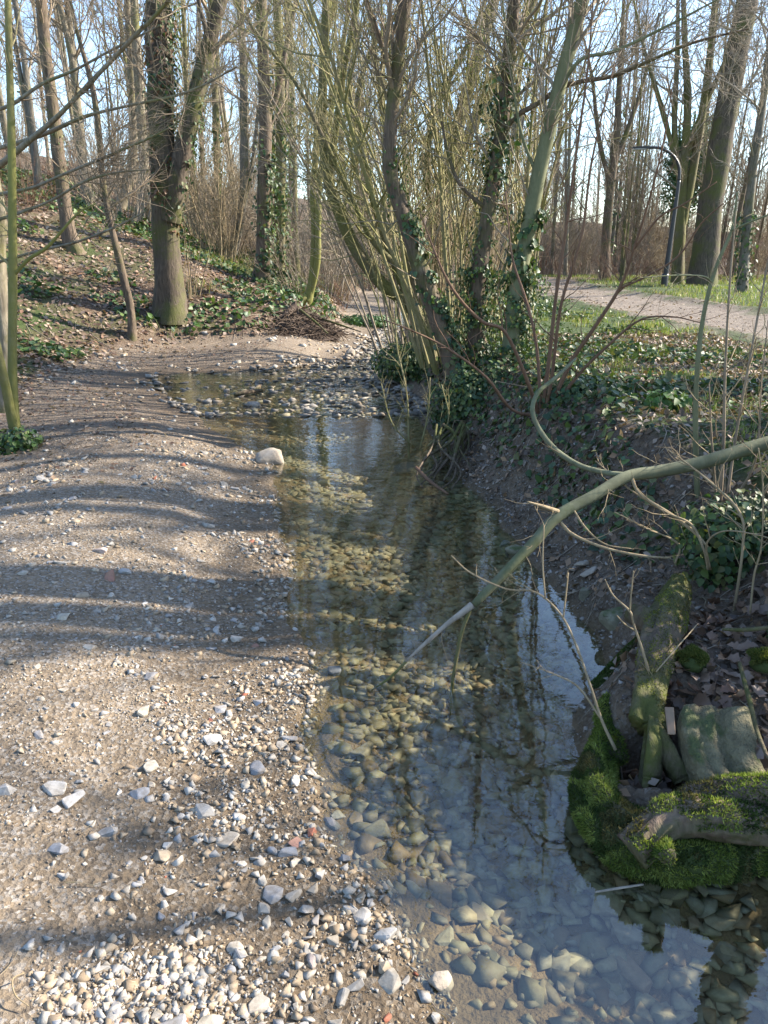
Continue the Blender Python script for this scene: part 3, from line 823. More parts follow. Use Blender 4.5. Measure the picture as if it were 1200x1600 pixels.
build_tree('tree', 'pale smooth greenish trunk leaning right, ivied only below, right of the dark ivy-wrapped trunk', 'tree',
    [S([(800, 625, 7.5), (800, 540, 7.5), (808, 450, 7.5), (822, 375, 7.5), (838, 290, 7.5), (856, 210, 7.5), (878, 120, 7.5), (908, 10, 7.5), (948, -130, 7.5), (1000, -380, 7.5)], [36, 32, 30, 29, 28, 27, 26, 26, 20, 9]),
     S([(842, 280, 7.5), (815, 210, 7.6), (800, 120, 7.7), (785, 0, 7.8)], [7, 6, 5, 3], None),
     S([(868, 155, 7.5), (905, 95, 7.3), (960, 80, 7.2), (1040, 42, 7.1), (1120, 0, 7)], [8, 7, 6, 5, 3], None)],
    M_BARK_SMOOTH, M_TWIG_GREY, k=14, l1=42, l2=240, l3=1100, len1=(.5, 2.0), len2=(.3, .9), len3=(.15, .45), rmin=.0028, t1=(.42, 1), wts=[3, 1, 1.5], lump=.05,
    ivy=[(0, .0, .26, 2800, dict(spread=.24, size=(.024, .046), bias=(.5, -.3, 0))), (0, .24, .40, 420, dict(spread=.12, size=(.04, .08), bias=(.6, -.2, 0)))], loose=50)

c11 = 12.2
build_tree('tree', 'mossy fan-shaped tree of several thick stems behind the ivied trunks', 'tree',
    [S([(682, 470, c11), (684, 400, c11), (688, 330, c11), (702, 250, c11), (728, 150, c11), (760, 40, c11), (800, -100, c11), (840, -350, c11)], [34, 30, 28, 25, 23, 21, 16, 8]),
     S([(688, 340, c11), (712, 260, 12.3), (745, 180, 12.4), (785, 100, 12.5), (830, 10, 12.6), (890, -120, 12.7)], [22, 21, 20, 17, 14, 7], None),
     S([(686, 400, c11), (672, 320, 12.1), (668, 240, 12), (690, 150, 11.9), (735, 60, 11.8), (770, -30, 11.8)], [13, 12, 11, 10, 8, 5], None),
     S([(684, 430, c11), (735, 340, 12.3), (770, 270, 12.4), (800, 170, 12.5), (820, 60, 12.6)], [12, 11, 10, 8, 5], None)],
    M_BARK_OLIVE, M_TWIG_OLIVE, k=13, l1=56, l2=320, l3=1400, len1=(.8, 2.4), len2=(.4, 1.2), rmin=.004, t1=(.25, 1), loose=110,
    ivy=[(2, .15, .85, 300, dict(spread=.2, size=(.05, .09), cols=IVY_C + IVY_BRIGHT)), (1, .3, .8, 250, dict(spread=.2, size=(.05, .09)))])

# -- beyond the footpath
build_tree('tree', 'thick dark leaning trunk beyond the footpath, right of the lamp post', 'tree',
    [S([(1098, 432, 27), (1104, 370, 27), (1114, 300, 27), (1132, 190, 27), (1150, 90, 27), (1168, 0, 27), (1200, -170, 27), (1240, -480, 27)], [46, 44, 43, 42, 40, 38, 28, 12])],
    M_BARK_DARK, M_TWIG_GREY, k=16, flare=.25, l1=40, l2=300, l3=1600, len1=(2, 5), len2=(.9, 2.2), len3=(.4, 1.0), rmin=.007, t1=(.3, 1), loose=60)
build_tree('tree', 'multi-stemmed mossy tree right behind the curved lamp post', 'tree',
    [S([(1060, 434, 28), (1062, 370, 28), (1066, 290, 28), (1074, 180, 28), (1070, 60, 28), (1065, -100, 28)], [22, 20, 17, 14, 11, 6]),
     S([(1066, 350, 28), (1082, 270, 28), (1100, 160, 28), (1112, 50, 28), (1125, -100, 28)], [16, 15, 13, 11, 6], None),
     S([(1064, 300, 28), (1054, 200, 28), (1058, 90, 28), (1060, -60, 28)], [12, 11, 9, 5], None),
     S([(1068, 260, 28), (1095, 180, 28), (1135, 90, 28), (1170, 0, 28)], [11, 10, 8, 4], None),
     S([(1064, 290, 28), (1040, 190, 28), (1010, 90, 28), (990, 0, 28)], [10, 9, 7, 4], None)],
    M_BARK_OLIVE, M_TWIG_GREY, l1=56, l2=320, l3=1700, len1=(1.2, 3.4), len2=(.6, 1.6), rmin=.006, t1=(.3, 1), loose=60, flare=.2)
build_tree('tree', 'slender grey tree with ivied foot at the right edge beyond the footpath', 'tree',
    [S([(1162, 432, 22), (1168, 350, 22), (1176, 270, 22), (1192, 160, 22), (1206, 40, 22), (1225, -150, 22)], [18, 16, 15, 14, 12, 6])],
    M_BARK_GREY, M_TWIG_GREY, l1=34, l2=200, l3=1100, len1=(1.0, 3), rmin=.006, ivy=[(0, .0, .25, 400, dict(spread=.18, size=(.07, .11), cols=IVY_C + IVY_BRIGHT))])
build_tree('tree', 'dark forked tree in the thicket beyond the bend of the footpath', 'tree',
    [S([(945, 430, 33), (950, 330, 33), (962, 230, 33), (968, 130, 33), (975, 0, 33)], [18, 16, 14, 11, 6]),
     S([(958, 260, 33), (985, 190, 33), (1010, 110, 33), (1030, 20, 33)], [10, 9, 7, 4], None),
     S([(955, 300, 33), (935, 210, 33), (925, 120, 33), (905, 30, 33)], [9, 8, 6, 3], None)],
    M_BARK_BROWN, M_TWIG_GREY, l1=44, l2=260, l3=1300, len1=(1.2, 3.4), rmin=.008)

# -- trees on the bank right beside the camera: outside the view, seen in the water and through their shade
def world_stem(pts, rs):
    return catmull(np.array(pts, float), np.array(rs, float))
SH = 'bare grey tree standing on the right bank, mirrored in the stream'
for i, (bx, by, lx, ly, ht, r0, l1_, iv) in enumerate([(2.78, 4.4, -.35, .2, 12, .20, 36, 0), (3.9, 4.3, -.5, .3, 11, .12, 30, 0), (4.1, 1.2, -.2, -.3, 12, .12, 22, 0), (6.6, 3.3, -.3, .1, 9, .045, 60, 0), (5.2, 6.4, .6, .3, 13, .15, 36, 0),
                                                      (8.4, 8.3, .3, .2, 15, .12, 26, 0), (8.6, 7.0, .2, .2, 15, .13, 30, 0), (9.0, 7.6, .3, .1, 15, .10, 30, 0), (8.3, 5.85, .2, .2, 15, .15, 34, 0), (8.9, 5.5, .3, .2, 15, .10, 34, 0)]):
    g0 = h1(bx, by)
    st = world_stem([(bx, by, g0 - .15), (bx + lx * .2, by + ly * .2, g0 + ht * .25), (bx + lx * .8, by + ly * .6, g0 + ht * .55), (bx + lx * 1.4, by + ly * 1.6, g0 + ht)], [r0, r0 * .85, r0 * .6, r0 * .15])
    build_tree('tree', SH, 'tree', [st], M_BARK_GREY, M_TWIG_GREY, group='bare trees mirrored in the stream', l1=l1_, l2=240 if bx != 6.6 else 140, l3=1100 if bx != 6.6 else 500, len1=(1.2, 3.2), len2=(.5, 1.5), rmin=.004, t1=((.22, 1) if bx > 8 else (.45, 1)) if bx != 6.6 else (.3, 1),
               ivy=[(0, .05, .7, iv, dict(spread=.25, size=(.06, .1)))] if iv else ())

# ------------------------------------------------------------------ the wood behind: shared shapes, every tree its own object
def wood_tree(ht, r0, nstem, l1, l2, l3, tm, wm, first, ivy=0, spread=.5, label='', grp=''):
    stems = []
    for s in range(nstem):
        a = rng.random() * 6.28; lean = (.25 + .4 * rng.random()) * spread * (1 if s else .4)
        hh = ht * (1 if s == 0 else .65 + .3 * rng.random())
        z0 = 0 if s == 0 else ht * .06 * rng.random()
        pts = [(0.05 * s * math.cos(a), .05 * s * math.sin(a), z0 - .3)]
        for t in (.2, .45, .7, 1.0):
            pts.append((math.cos(a) * lean * ht * .2 * t + .25 * (rng.random() - .5), math.sin(a) * lean * ht * .2 * t + .25 * (rng.random() - .5), z0 + hh * t))
        rr = r0 * (1 if s == 0 else .6 + .25 * rng.random())
        stems.append(world_stem(pts, [rr * 1.1, rr * .85, rr * .65, rr * .42, rr * .1]))
    t = build_tree('tree', label, 'tree', stems, tm, wm, group=grp, k=8, l1=l1, l2=l2, l3=l3, len1=(ht * .10, ht * .26), len2=(ht * .05, ht * .12), len3=(ht * .02, ht * .06), t1=(.16, 1), a1=(.35, .95), rmin=.0045, up1=.09,
                   ivy=[(0, .0, .55, ivy, dict(spread=.22, size=(.10, .16)))] if ivy else ())
    return t

KIND = ['slim brown', 'olive mossy', 'grey twin-stemmed', 'ivied brown', 'three-stemmed olive', 'pale forked', 'ivied grey']
protos = []
for (ht, r0, ns, tm, wm, iv) in [(15, .09, 1, M_BARK_BROWN, M_TWIG_BROWN, 0), (17, .11, 1, M_BARK_OLIVE, M_TWIG_OLIVE, 0), (14, .085, 2, M_BARK_GREY, M_TWIG_GREY, 0),
                                 (16, .10, 1, M_BARK_BROWN, M_TWIG_GREY, 420), (12, .07, 3, M_BARK_OLIVE, M_TWIG_BROWN, 0), (18, .11, 2, M_BARK_PALE, M_TWIG_GREY, 0), (13, .095, 1, M_BARK_GREY, M_TWIG_BROWN, 300)]:
    protos.append(wood_tree(ht, r0, ns, 38, 210, 800, tm, wm, False, iv, label='x', grp='x'))
ZONE = {
    'slope': ('bare tree on the brown slope behind the double trunk', 'bare trees on the brown slope'),
    'valley': ('bare tree in the wood at the head of the stream', 'bare trees at the head of the stream'),
    'right': ('bare tree in the wood beyond the footpath', 'bare trees beyond the footpath'),
}
spots = []
def try_spot(x, y, zone, mind):
    for (a, b, _) in spots:
        if (a - x) ** 2 + (b - y) ** 2 < mind * mind: return False
    spots.append((x, y, zone)); return True
n_try = 0
while len([s for s in spots if s[2] == 'slope']) < 38 and n_try < 4000:
    n_try += 1
    y = 20 + 48 * rng.random(); px = -150 + 560 * rng.random()
    x = (px - 600) / F * y
    if px > 215 and px < 300 and y < 22: continue
    try_spot(x, y, 'slope', 1.5)
n_try = 0
while len([s for s in spots if s[2] == 'valley']) < 40 and n_try < 4000:
    n_try += 1
    y = 25 + 45 * rng.random(); px = 400 + 430 * rng.random()
    x = (px - 600) / F * y
    if poly_sd([x], [y], WPOLY)[0] < .7 or poly_sd([x], [y], PATH)[0] < .6: continue
    try_spot(x, y, 'valley', 1.6)
n_try = 0
while len([s for s in spots if s[2] == 'right']) < 104 and n_try < 4000:
    n_try += 1
    y = 29 + 70 * rng.random(); px = 790 + 590 * rng.random()
    x = (px - 600) / F * y
    if poly_sd([x], [y], PATH)[0] < 1.2: continue
    try_spot(x, y, 'right', 1.6)
used = set()
for (x, y, zone) in spots:
    k = int(rng.integers(0, len(protos)))
    lab, grp = ZONE[zone]; lab = KIND[k] + ' ' + lab
    loc = (x, y, h1(x, y)); s = .75 + .45 * rng.random(); rz = rng.random() * 6.28; tl = ((rng.random() - .5) * .09, (rng.random() - .5) * .09)
    if k not in used:
        used.add(k); o = protos[k]
        o.location = loc; o.rotation_euler = (tl[0], tl[1], rz); o.scale = (s, s, s); o['label'] = lab; o['group'] = grp
    else:
        copy_tree(protos[k], loc, rz, s, lab, grp, tl)

# ------------------------------------------------------------------ shrubs and thickets
def shrub_geo(n, hgt_, spread, r0, arcs=.0, l2=160, l3=300, npts=8, lean=None, base_r=.12, rmin=.003):
    P = np.zeros((n, npts, 3)); a = rng.random(n) * 6.283; q = np.sqrt(rng.random(n))
    P[:, 0, 0] = np.cos(a) * base_r * q; P[:, 0, 1] = np.sin(a) * base_r * q; P[:, 0, 2] = -.08
    sp = spread * (.15 + .85 * rng.random(n))
    d = norm(np.stack([np.cos(a) * sp, np.sin(a) * sp, np.ones(n)], 1))
    if lean is not None: d = norm(d + np.array(lean))
    L = hgt_ * (.55 + .6 * rng.random(n))
    for k in range(1, npts):
        d = d + rng.normal(size=(n, 3)) * .06; d[:, 2] -= arcs * k / npts
        d = norm(d); P[:, k] = P[:, k - 1] + d * (L / (npts - 1))[:, None]
    rr = (r0 * (.6 + .7 * rng.random(n)))[:, None] * (1 - .8 * np.linspace(0, 1, npts))[None]
    rr = np.maximum(rr, rmin * .5)
    B, br = spawn(P, rr, l2, .2, 1, (.4, 1.0), (hgt_ * .12, hgt_ * .36), 5, .03, .16, .6, rmin)
    C, cr = spawn(B, br, l3, .15, 1, (.4, 1.1), (hgt_ * .05, hgt_ * .16), 4, .02, .2, .6, rmin * .8)
    return P, rr, B, br, C, cr

def make_shrub(name, label, group, geo, mat, k=5):
    P, rr, B, br, C, cr = geo
    root = empty(name, (0, 0, 0), label, 'shrub', group)
    g = Geo(); V, Q = tubes(P, rr, k); g.add(V, [Q]); link('stems', g.mesh('stems', mat), root)
    g = Geo()
    V, Q = tubes(B, br, 3); g.add(V, [Q]); V, Q = tubes(C, cr, 3); g.add(V, [Q])
    tw = link('twigs', g.mesh('twigs', mat), root)
    tag(tw, kind='stuff')
    return root

shrubs = [make_shrub('shrub', 'x', 'x', shrub_geo(20, 2.6, .7, .014, .05, 200, 600, rmin=.0045, base_r=.4), M_TWIG_BROWN),
          make_shrub('shrub', 'x', 'x', shrub_geo(26, 2.0, 1.0, .012, .22, 240, 700, rmin=.0045, base_r=.6), M_TWIG_RED),
          make_shrub('shrub', 'x', 'x', shrub_geo(24, 3.4, .45, .016, .02, 220, 700, rmin=.0045, base_r=.4), M_TWIG_STRAW),
          make_shrub('shrub', 'x', 'x', shrub_geo(22, 2.4, .8, .013, .12, 240, 700, rmin=.0045, base_r=.5), M_TWIG_GREY)]
SKIND = ['brown upright', 'reddish arching', 'tall straw-coloured', 'grey spreading']
SHZ = {'slope': ('leafless bush among the trees on the brown slope', 'leafless bushes on the slope'),
       'valley': ('leafless bush in the undergrowth at the head of the stream', 'leafless bushes at the head of the stream'),
       'right': ('leafless bush in the thicket beyond the footpath', 'leafless bushes beyond the footpath')}
used = set(); cnt = {'slope': 0, 'valley': 0, 'right': 0}
want = {'slope': 36, 'valley': 44, 'right': 150}
tries = 0
while sum(cnt.values()) < sum(want.values()) and tries < 6000:
    tries += 1
    zone = ['slope', 'valley', 'right'][int(rng.integers(0, 3))]
    if cnt[zone] >= want[zone]: continue
    if zone == 'slope': y = 17.5 + 32 * rng.random(); px = -60 + 460 * rng.random()
    elif zone == 'valley': y = 21 + 42 * rng.random() ** 1.3; px = 330 + 430 * rng.random()
    else: y = 30 + 55 * rng.random(); px = 740 + 560 * rng.random()
    x = (px - 600) / F * y
    if poly_sd([x], [y], WPOLY)[0] < .7 or poly_sd([x], [y], PATH)[0] < .8: continue
    if zone == 'right' and 940 < px < 1200 and y < 31: continue
    cnt[zone] += 1
    k = int(rng.integers(0, 4)); lab, grp = SHZ[zone]; lab = SKIND[k] + ' ' + lab
    loc = (x, y, h1(x, y)); s = (.35 + 1.15 * rng.random() ** 1.6) * (1 + .02 * max(0, y - 25)); rz = rng.random() * 6.28
    if k not in used:
        used.add(k); o = shrubs[k]; o.location = loc; o.rotation_euler = (0, 0, rz); o.scale = (s,) * 3; o['label'] = lab; o['group'] = grp
    else:
        copy_tree(shrubs[k], loc, rz, s, lab, grp)

def place_shrub(name, label, geo, mat, x, y, dz=0, rz=0, k=6):
    o = make_shrub(name, label, None, geo, mat, k)
    o.location = (x, y, h1(x, y) + dz); o.rotation_euler = (0, 0, rz)
    return o
# straight straw-coloured shoots between the leaning trunks
p = at(690, 470, 11.6)
place_shrub('hazel_bush', 'clump of straight straw-coloured shoots standing behind the leaning trunks', shrub_geo(46, 3.6, .28, .012, .0, 150, 260, base_r=.7, rmin=.0035), M_TWIG_STRAW, p[0], 11.6)
p = at(745, 470, 10.4)
place_shrub('hazel_bush', 'clump of thin straw shoots close behind the ivy-wrapped trunk', shrub_geo(34, 3.0, .35, .010, .0, 120, 240, base_r=.5, rmin=.003), M_TWIG_STRAW, p[0], 10.4)
p = at(470, 470, 18.5)
place_shrub('shrub', 'leafless brown bush behind the small twin-stemmed tree on the root mound', shrub_geo(26, 1.7, .8, .010, .1, 200, 500, base_r=.4, rmin=.005), M_TWIG_BROWN, p[0], 18.2)
p = at(300, 505, 15.6)
place_shrub('shrub', 'pale upright shoots beside the foot of the large dark double trunk', shrub_geo(12, 1.7, .5, .011, .0, 40, 60, base_r=.25, rmin=.004), M_TWIG_STRAW, p[0], 15.4)

def stem_bush(label, px, py, Y, n, hg, spread, r0, mat, base_r, lean=None, l2=200, l3=500, rmin=.003):
    p = at(px, py, Y); z = h1(p[0], Y)
    P, rr, B, br, C, cr = shrub_geo(n, hg, spread, r0, .0, l2, l3, 10, lean, base_r, rmin)
    root = empty('coppice_bush', (p[0], Y, z), label, 'shrub')
    for i in range(n):
        V, Q = tubes(P[i:i + 1], rr[i:i + 1], 6)
        link('stem', np_mesh('stem', V, [Q], mat), root)
    g = Geo(); V, Q = tubes(B, br, 3); g.add(V, [Q]); V, Q = tubes(C, cr, 3); g.add(V, [Q])
    tag(link('twigs', g.mesh('twigs', mat), root), kind='stuff')
    return root
stem_bush('fan of slender olive stems rising between the leaning brown trunk and the ivy-wrapped trunk', 700, 560, 8.9, 20, 6.5, .42, .022, M_TWIG_OLIVE, .35, (-.12, 0, 0), 260, 900, .003)
stem_bush('few slender olive stems rising right behind the pale smooth trunk', 815, 560, 8.6, 8, 6.0, .28, .018, M_TWIG_OLIVE, .35, (.0, 0, 0), 130, 420, .003)
stem_bush('mesh of fine mossy yellow-green stems around the leaning mossy tree', 655, 520, 10.6, 14, 5.5, .5, .016, M_TWIG_OLIVE, .35, (-.15, 0, 0), 240, 800, .003)
stem_bush('thin grey stems spreading behind the mossy tree that leans over the stream', 625, 500, 12.6, 16, 6.5, .4, .022, M_TWIG_GREY, .4, (-.1, 0, 0), 240, 800, .004)
# red-brown shrub with explicit long stems
def stems_thing(name, label, cat, stems, mat, twig_mat=None, l2=80, l3=120, len2=(.12, .5), len3=(.05, .2), rmin=.0016, part='stem', k=7, a2=(.4, .9), drop=True):
    st = [stem_px(p, ws, 0 if (i == 0 and drop) else None) for i, (p, ws) in enumerate(stems)]
    base = st[0][0][0].copy()
    root = empty(name, base, label, cat)
    for i, (P, r) in enumerate(st):
        pn = part if isinstance(part, str) else part[i]
        link(pn, trunk_mesh(pn, P, r, k, mat, 0, .12, 0, base, capend=True, fine=.06), root)
    SP = np.stack([resample(P, r)[0] for P, r in st]); SR = np.stack([resample(P, r)[1] for P, r in st])
    g = Geo()
    if l2:
        B, br = spawn(SP, SR, l2, .25, 1, a2, len2, 6, .04, .15, .6, rmin)
        V, Q = tubes(B, br, 4); g.add(V - base, [Q])
        if l3:
            C, cr = spawn(B, br, l3, .2, 1, (.4, 1.0), len3, 4, .03, .2, .6, rmin * .8)
            V, Q = tubes(C, cr, 3); g.add(V - base, [Q])
        tag(link('twigs', g.mesh('twigs', twig_mat or mat), root), kind='stuff')
    return root, base, st

stems_thing('shrub', 'red-brown shrub of long rising stems at the foot of the pale smooth trunk', 'shrub', [
    ([(846, 655, 5.5), (858, 560, 5.5), (868, 470, 5.5), (884, 360, 5.5), (900, 240, 5.5), (918, 110, 5.5), (928, -20, 5.5)], [9, 8, 7, 6, 5, 4, 2]),
    ([(850, 655, 5.5), (862, 590, 5.4), (876, 480, 5.3), (900, 400, 5.3), (912, 350, 5.3), (925, 250, 5.3), (960, 100, 5.3)], [8, 7, 6, 5, 5, 4, 2]),
    ([(852, 655, 5.5), (890, 570, 5.4), (930, 510, 5.3), (968, 450, 5.2), (990, 390, 5.1), (1012, 320, 5.0), (1035, 230, 4.9), (1050, 140, 4.8)], [8, 8, 7, 6, 5, 4, 3, 2]),
    ([(854, 655, 5.5), (900, 590, 5.4), (950, 540, 5.3), (1000, 500, 5.2), (1050, 495, 5.1), (1098, 505, 5.0)], [7, 6, 5, 4, 3, 2]),
    ([(846, 655, 5.5), (838, 540, 5.6), (822, 470, 5.7), (800, 400, 5.8), (790, 300, 5.9)], [8, 6, 5, 4, 2]),
    ([(844, 655, 5.5), (826, 600, 5.3), (790, 520, 5.2), (750, 500, 5.1), (700, 440, 5.0), (655, 330, 5.0)], [8, 7, 6, 6, 5, 2]),
    ([(842, 650, 5.5), (800, 640, 5.3), (760, 590, 5.1), (700, 545, 5.0), (640, 515, 4.9), (600, 500, 4.9)], [7, 6, 5, 4, 3, 2]),
    ([(968, 450, 5.2), (1010, 432, 5.1), (1060, 400, 5.0), (1095, 350, 4.9), (1130, 318, 4.8)], [5, 4, 4, 3, 2]),
    ([(990, 390, 5.1), (1030, 340, 5.0), (1070, 318, 4.9), (1120, 284, 4.8)], [4, 4, 3, 2]),
], M_TWIG_RED, None, 130, 200)
stems_thing('shrub', 'thin bare stems standing in the grass at the right edge', 'shrub', [
    ([(1128, 800, 3.4), (1130, 700, 3.4), (1133, 580, 3.4), (1140, 450, 3.4), (1150, 330, 3.4)], [7, 6, 5, 4, 2]),
    ([(1135, 790, 3.4), (1150, 680, 3.5), (1170, 570, 3.5), (1192, 450, 3.6), (1215, 330, 3.6)], [6, 5, 5, 4, 2]),
    ([(1140, 790, 3.4), (1180, 720, 3.3), (1190, 600, 3.3), (1200, 500, 3.3)], [5, 4, 3, 2]),
    ([(1120, 800, 3.4), (1112, 690, 3.3), (1108, 600, 3.2)], [5, 4, 2]),
    ([(1150, 800, 3.3), (1195, 770, 3.2), (1212, 690, 3.1)], [4, 3, 2])], M_TWIG_BROWN, M_TWIG_STRAW, 50, 60, (.1, .4))
stems_thing('sapling', 'pale green sapling on the bank whose stem passes behind the fallen green branch', 'tree', [
    ([(1094, 790, 3.55), (1087, 700, 3.55), (1088, 600, 3.55), (1098, 500, 3.55), (1118, 420, 3.55), (1143, 360, 3.55), (1152, 300, 3.55)], [11, 10, 9, 8, 7, 5, 3]),
    ([(1143, 360, 3.55), (1165, 350, 3.5), (1200, 336, 3.45), (1240, 325, 3.4)], [5, 4, 3, 2]),
    ([(1113, 442, 3.55), (1100, 432, 3.5), (1060, 430, 3.4), (1000, 434, 3.3)], [4, 3, 3, 2])], M_BARK_SMOOTH, M_TWIG_STRAW, 26, 30, (.08, .3), part=['trunk', 'limb', 'limb'])
stems_thing('shrub', 'greenish bare shoots on the edge of the bank above the bouldery riffle', 'shrub', [
    ([(640, 700, 6.9), (636, 620, 6.9), (620, 540, 6.9), (618, 470, 6.9)], [4, 3, 3, 2]),
    ([(655, 705, 6.8), (668, 650, 6.8), (672, 590, 6.8)], [3, 3, 2]),
    ([(660, 705, 6.8), (700, 660, 6.7), (690, 600, 6.7)], [3, 3, 2]),
    ([(648, 700, 6.9), (612, 660, 6.8), (596, 600, 6.8)], [4, 3, 2])], M_TWIG_OLIVE, None, 60, 120, (.1, .4), (.04, .15))
stems_thing('shrub', 'arching straw twigs on the bare earth bank behind the fallen branch', 'shrub', [
    ([(1155, 905, 2.75), (1160, 860, 2.75), (1155, 800, 2.8), (1100, 745, 2.9), (1040, 700, 3.0)], [6, 5, 5, 4, 2]),
    ([(1106, 890, 2.9), (1100, 860, 2.9), (1080, 820, 2.95), (1040, 800, 3.0), (985, 765, 3.1), (930, 720, 3.2)], [5, 5, 5, 4, 3, 2]),
    ([(1110, 890, 2.9), (1104, 850, 2.85), (1130, 830, 2.8), (1180, 835, 2.7), (1230, 850, 2.6)], [4, 4, 3, 3, 2]),
    ([(1172, 960, 2.6), (1178, 900, 2.6), (1190, 850, 2.6), (1192, 760, 2.6), (1185, 700, 2.6)], [4, 4, 3, 3, 2]),
    ([(1055, 880, 3.0), (1060, 850, 3.0), (1010, 825, 3.0), (960, 800, 3.0)], [4, 4, 3, 2])], M_TWIG_STRAW, None, 60, 90, (.06, .3), (.03, .1))

# the green broken branch over the water
tw_root, _b, _s = stems_thing('fallen_branch', 'smooth green broken branch reaching from the right edge down to the water', 'branch', [
    ([(1260, 676, 3.30), (1180, 698, 3.26), (1100, 722, 3.20), (1030, 736, 3.15), (980, 744, 3.10), (925, 776, 3.02), (872, 806, 2.96), (835, 846, 2.90), (795, 888, 2.84), (740, 945, 2.78)], [30, 28, 26, 24, 23, 22, 22, 20, 18, 14]),
    ([(738, 945, 2.78), (716, 962, 2.76), (700, 974, 2.75), (668, 1002, 2.72), (632, 1035, 2.70)], [14, 11, 9, 8, 3]),
    ([(634, 1034, 2.70), (610, 1058, 2.69), (580, 1079, 2.68)], [5, 5, 3]),
    ([(736, 948, 2.78), (722, 985, 2.75), (713, 1030, 2.72), (706, 1075, 2.70), (704, 1118, 2.68)], [8, 8, 7, 6, 3]),
    ([(980, 742, 3.10), (945, 738, 3.12), (905, 727, 3.15), (868, 703, 3.2), (842, 670, 3.25), (832, 640, 3.3), (842, 612, 3.38), (868, 590, 3.5), (900, 560, 3.65)], [10, 10, 10, 10, 9, 9, 8, 7, 4]),
    ([(873, 800, 2.96), (850, 792, 2.92), (824, 784, 2.90)], [9, 7, 3]),
    ([(873, 812, 2.96), (895, 835, 2.92), (945, 856, 2.9), (1000, 868, 2.88), (1048, 872, 2.88)], [6, 6, 5, 5, 3]),
    ([(895, 795, 2.97), (915, 825, 2.94), (945, 850, 2.92), (990, 858, 2.9)], [4, 4, 3, 2]),
    ([(985, 742, 3.1), (1000, 772, 3.05), (1050, 805, 3.0), (1085, 832, 2.95), (1106, 855, 2.9)], [6, 6, 6, 6, 4]),
], M_BRANCH_GREEN, M_TWIG_STRAW, 26, 40, (.06, .28), (.03, .1), part=['branch', 'broken_end', 'twig_tip', 'hanging_twig', 'side_branch', 'stub', 'twig', 'twig', 'twig'], k=12, drop=False)
for ch in tw_root.children:
    nm = ch.name.split('.')[0]
    if nm == 'broken_end': ch.data.materials[0] = M_WOOD_PALE
    if nm in ('hanging_twig', 'twig_tip'): ch.data.materials[0] = M_BARK_OLIVE
    if nm in ('twig', 'stub'): ch.data.materials[0] = M_TWIG_STRAW
stems_thing('bare_shoot', 'long straw-coloured shoot rising from the mossy roots over the water', 'shoot', [
    ([(962, 1172, 2.05), (940, 1125, 2.1), (922, 1070, 2.15), (897, 1000, 2.25), (872, 955, 2.35), (835, 925, 2.5), (790, 920, 2.6), (735, 895, 2.75), (705, 868, 2.85)], [7, 6, 5, 5, 4, 4, 3, 3, 2]),
    ([(940, 1125, 2.1), (905, 1075, 2.15), (870, 1055, 2.2), (815, 1035, 2.3)], [4, 4, 3, 2]),
    ([(880, 965, 2.32), (884, 930, 2.32), (888, 895, 2.32)], [3, 3, 2]),
    ([(852, 935, 2.4), (848, 880, 2.45), (850, 820, 2.5)], [3, 3, 2])], M_TWIG_STRAW, None, 14, 10, (.05, .2), (.03, .08), drop=False)
stems_thing('bare_shoot', 'forked straw-coloured shoot in front of the mossy log by the bank', 'shoot', [
    ([(1030, 1130, 2.2), (1022, 1085, 2.2), (1008, 1030, 2.22), (990, 975, 2.25), (984, 955, 2.25), (958, 930, 2.3), (945, 905, 2.32)], [5, 5, 5, 4, 4, 3, 2]),
    ([(984, 955, 2.25), (987, 920, 2.25), (990, 892, 2.25)], [3, 3, 2]),
    ([(992, 985, 2.25), (976, 975, 2.22), (964, 962, 2.2)], [3, 3, 2])], M_TWIG_STRAW, None, 5, 0, (.04, .12), drop=False)

# ------------------------------------------------------------------ stones
import bmesh
def stone_mesh(name, sx, sy, sz, npts, mat, bev=.12, seed=0, round_=0.0, sub=0):
    rr = np.random.default_rng(seed)
    bm = bmesh.new()
    pts = rr.normal(size=(npts, 3)); pts = norm(pts)
    box = np.clip(pts * 1.7, -1, 1) * (1 - round_) + pts * round_
    box *= np.array([sx, sy, sz]) * .5
    box += rr.normal(size=box.shape) * min(sx, sy, sz) * .06
    vs = [bm.verts.new(p) for p in box]
    res = bmesh.ops.convex_hull(bm, input=vs)
    bmesh.ops.delete(bm, geom=[v for v in bm.verts if not v.link_faces], context='VERTS')
    bmesh.ops.dissolve_limit(bm, angle_limit=R(14), verts=bm.verts, edges=bm.edges)
    if bev:
        bmesh.ops.bevel(bm, geom=list(bm.edges), offset=bev * min(sx, sy, sz), segments=1, profile=.5, affect='EDGES', clamp_overlap=True)
    if sub:
        bmesh.ops.triangulate(bm, faces=bm.faces)
        bmesh.ops.subdivide_edges(bm, edges=bm.edges, cuts=sub, use_grid_fill=True)
        for v in bm.verts:
            c = np.array(v.co)
            f = fbm(np.array([c[0] * 14 + c[2] * 9 + seed]), np.array([c[1] * 14 + c[2] * 7]), seed)[0]
            v.co += v.normal * float(f) * .14 * min(sx, sy, sz)
    bmesh.ops.triangulate(bm, faces=bm.faces)
    me = bpy.data.meshes.new(name); bm.to_mesh(me); bm.free()
    me.materials.append(mat)
    if sub: me.polygons.foreach_set('use_smooth', np.ones(len(me.polygons), bool))
    return me

peb = [stone_mesh('stone', 1, .5 + .45 * rng.random(), .26 + .3 * rng.random(), int(rng.integers(10, 18)), M_STONE, .15, 100 + i, rng.random() * .6) for i in range(22)]
slab = [stone_mesh('bed_stone', 1, .5 + .4 * rng.random(), .22 + .2 * rng.random(), int(rng.integers(13, 20)), M_STONE_BED, .09, 200 + i, .05 + rng.random() * .4) for i in range(18)]

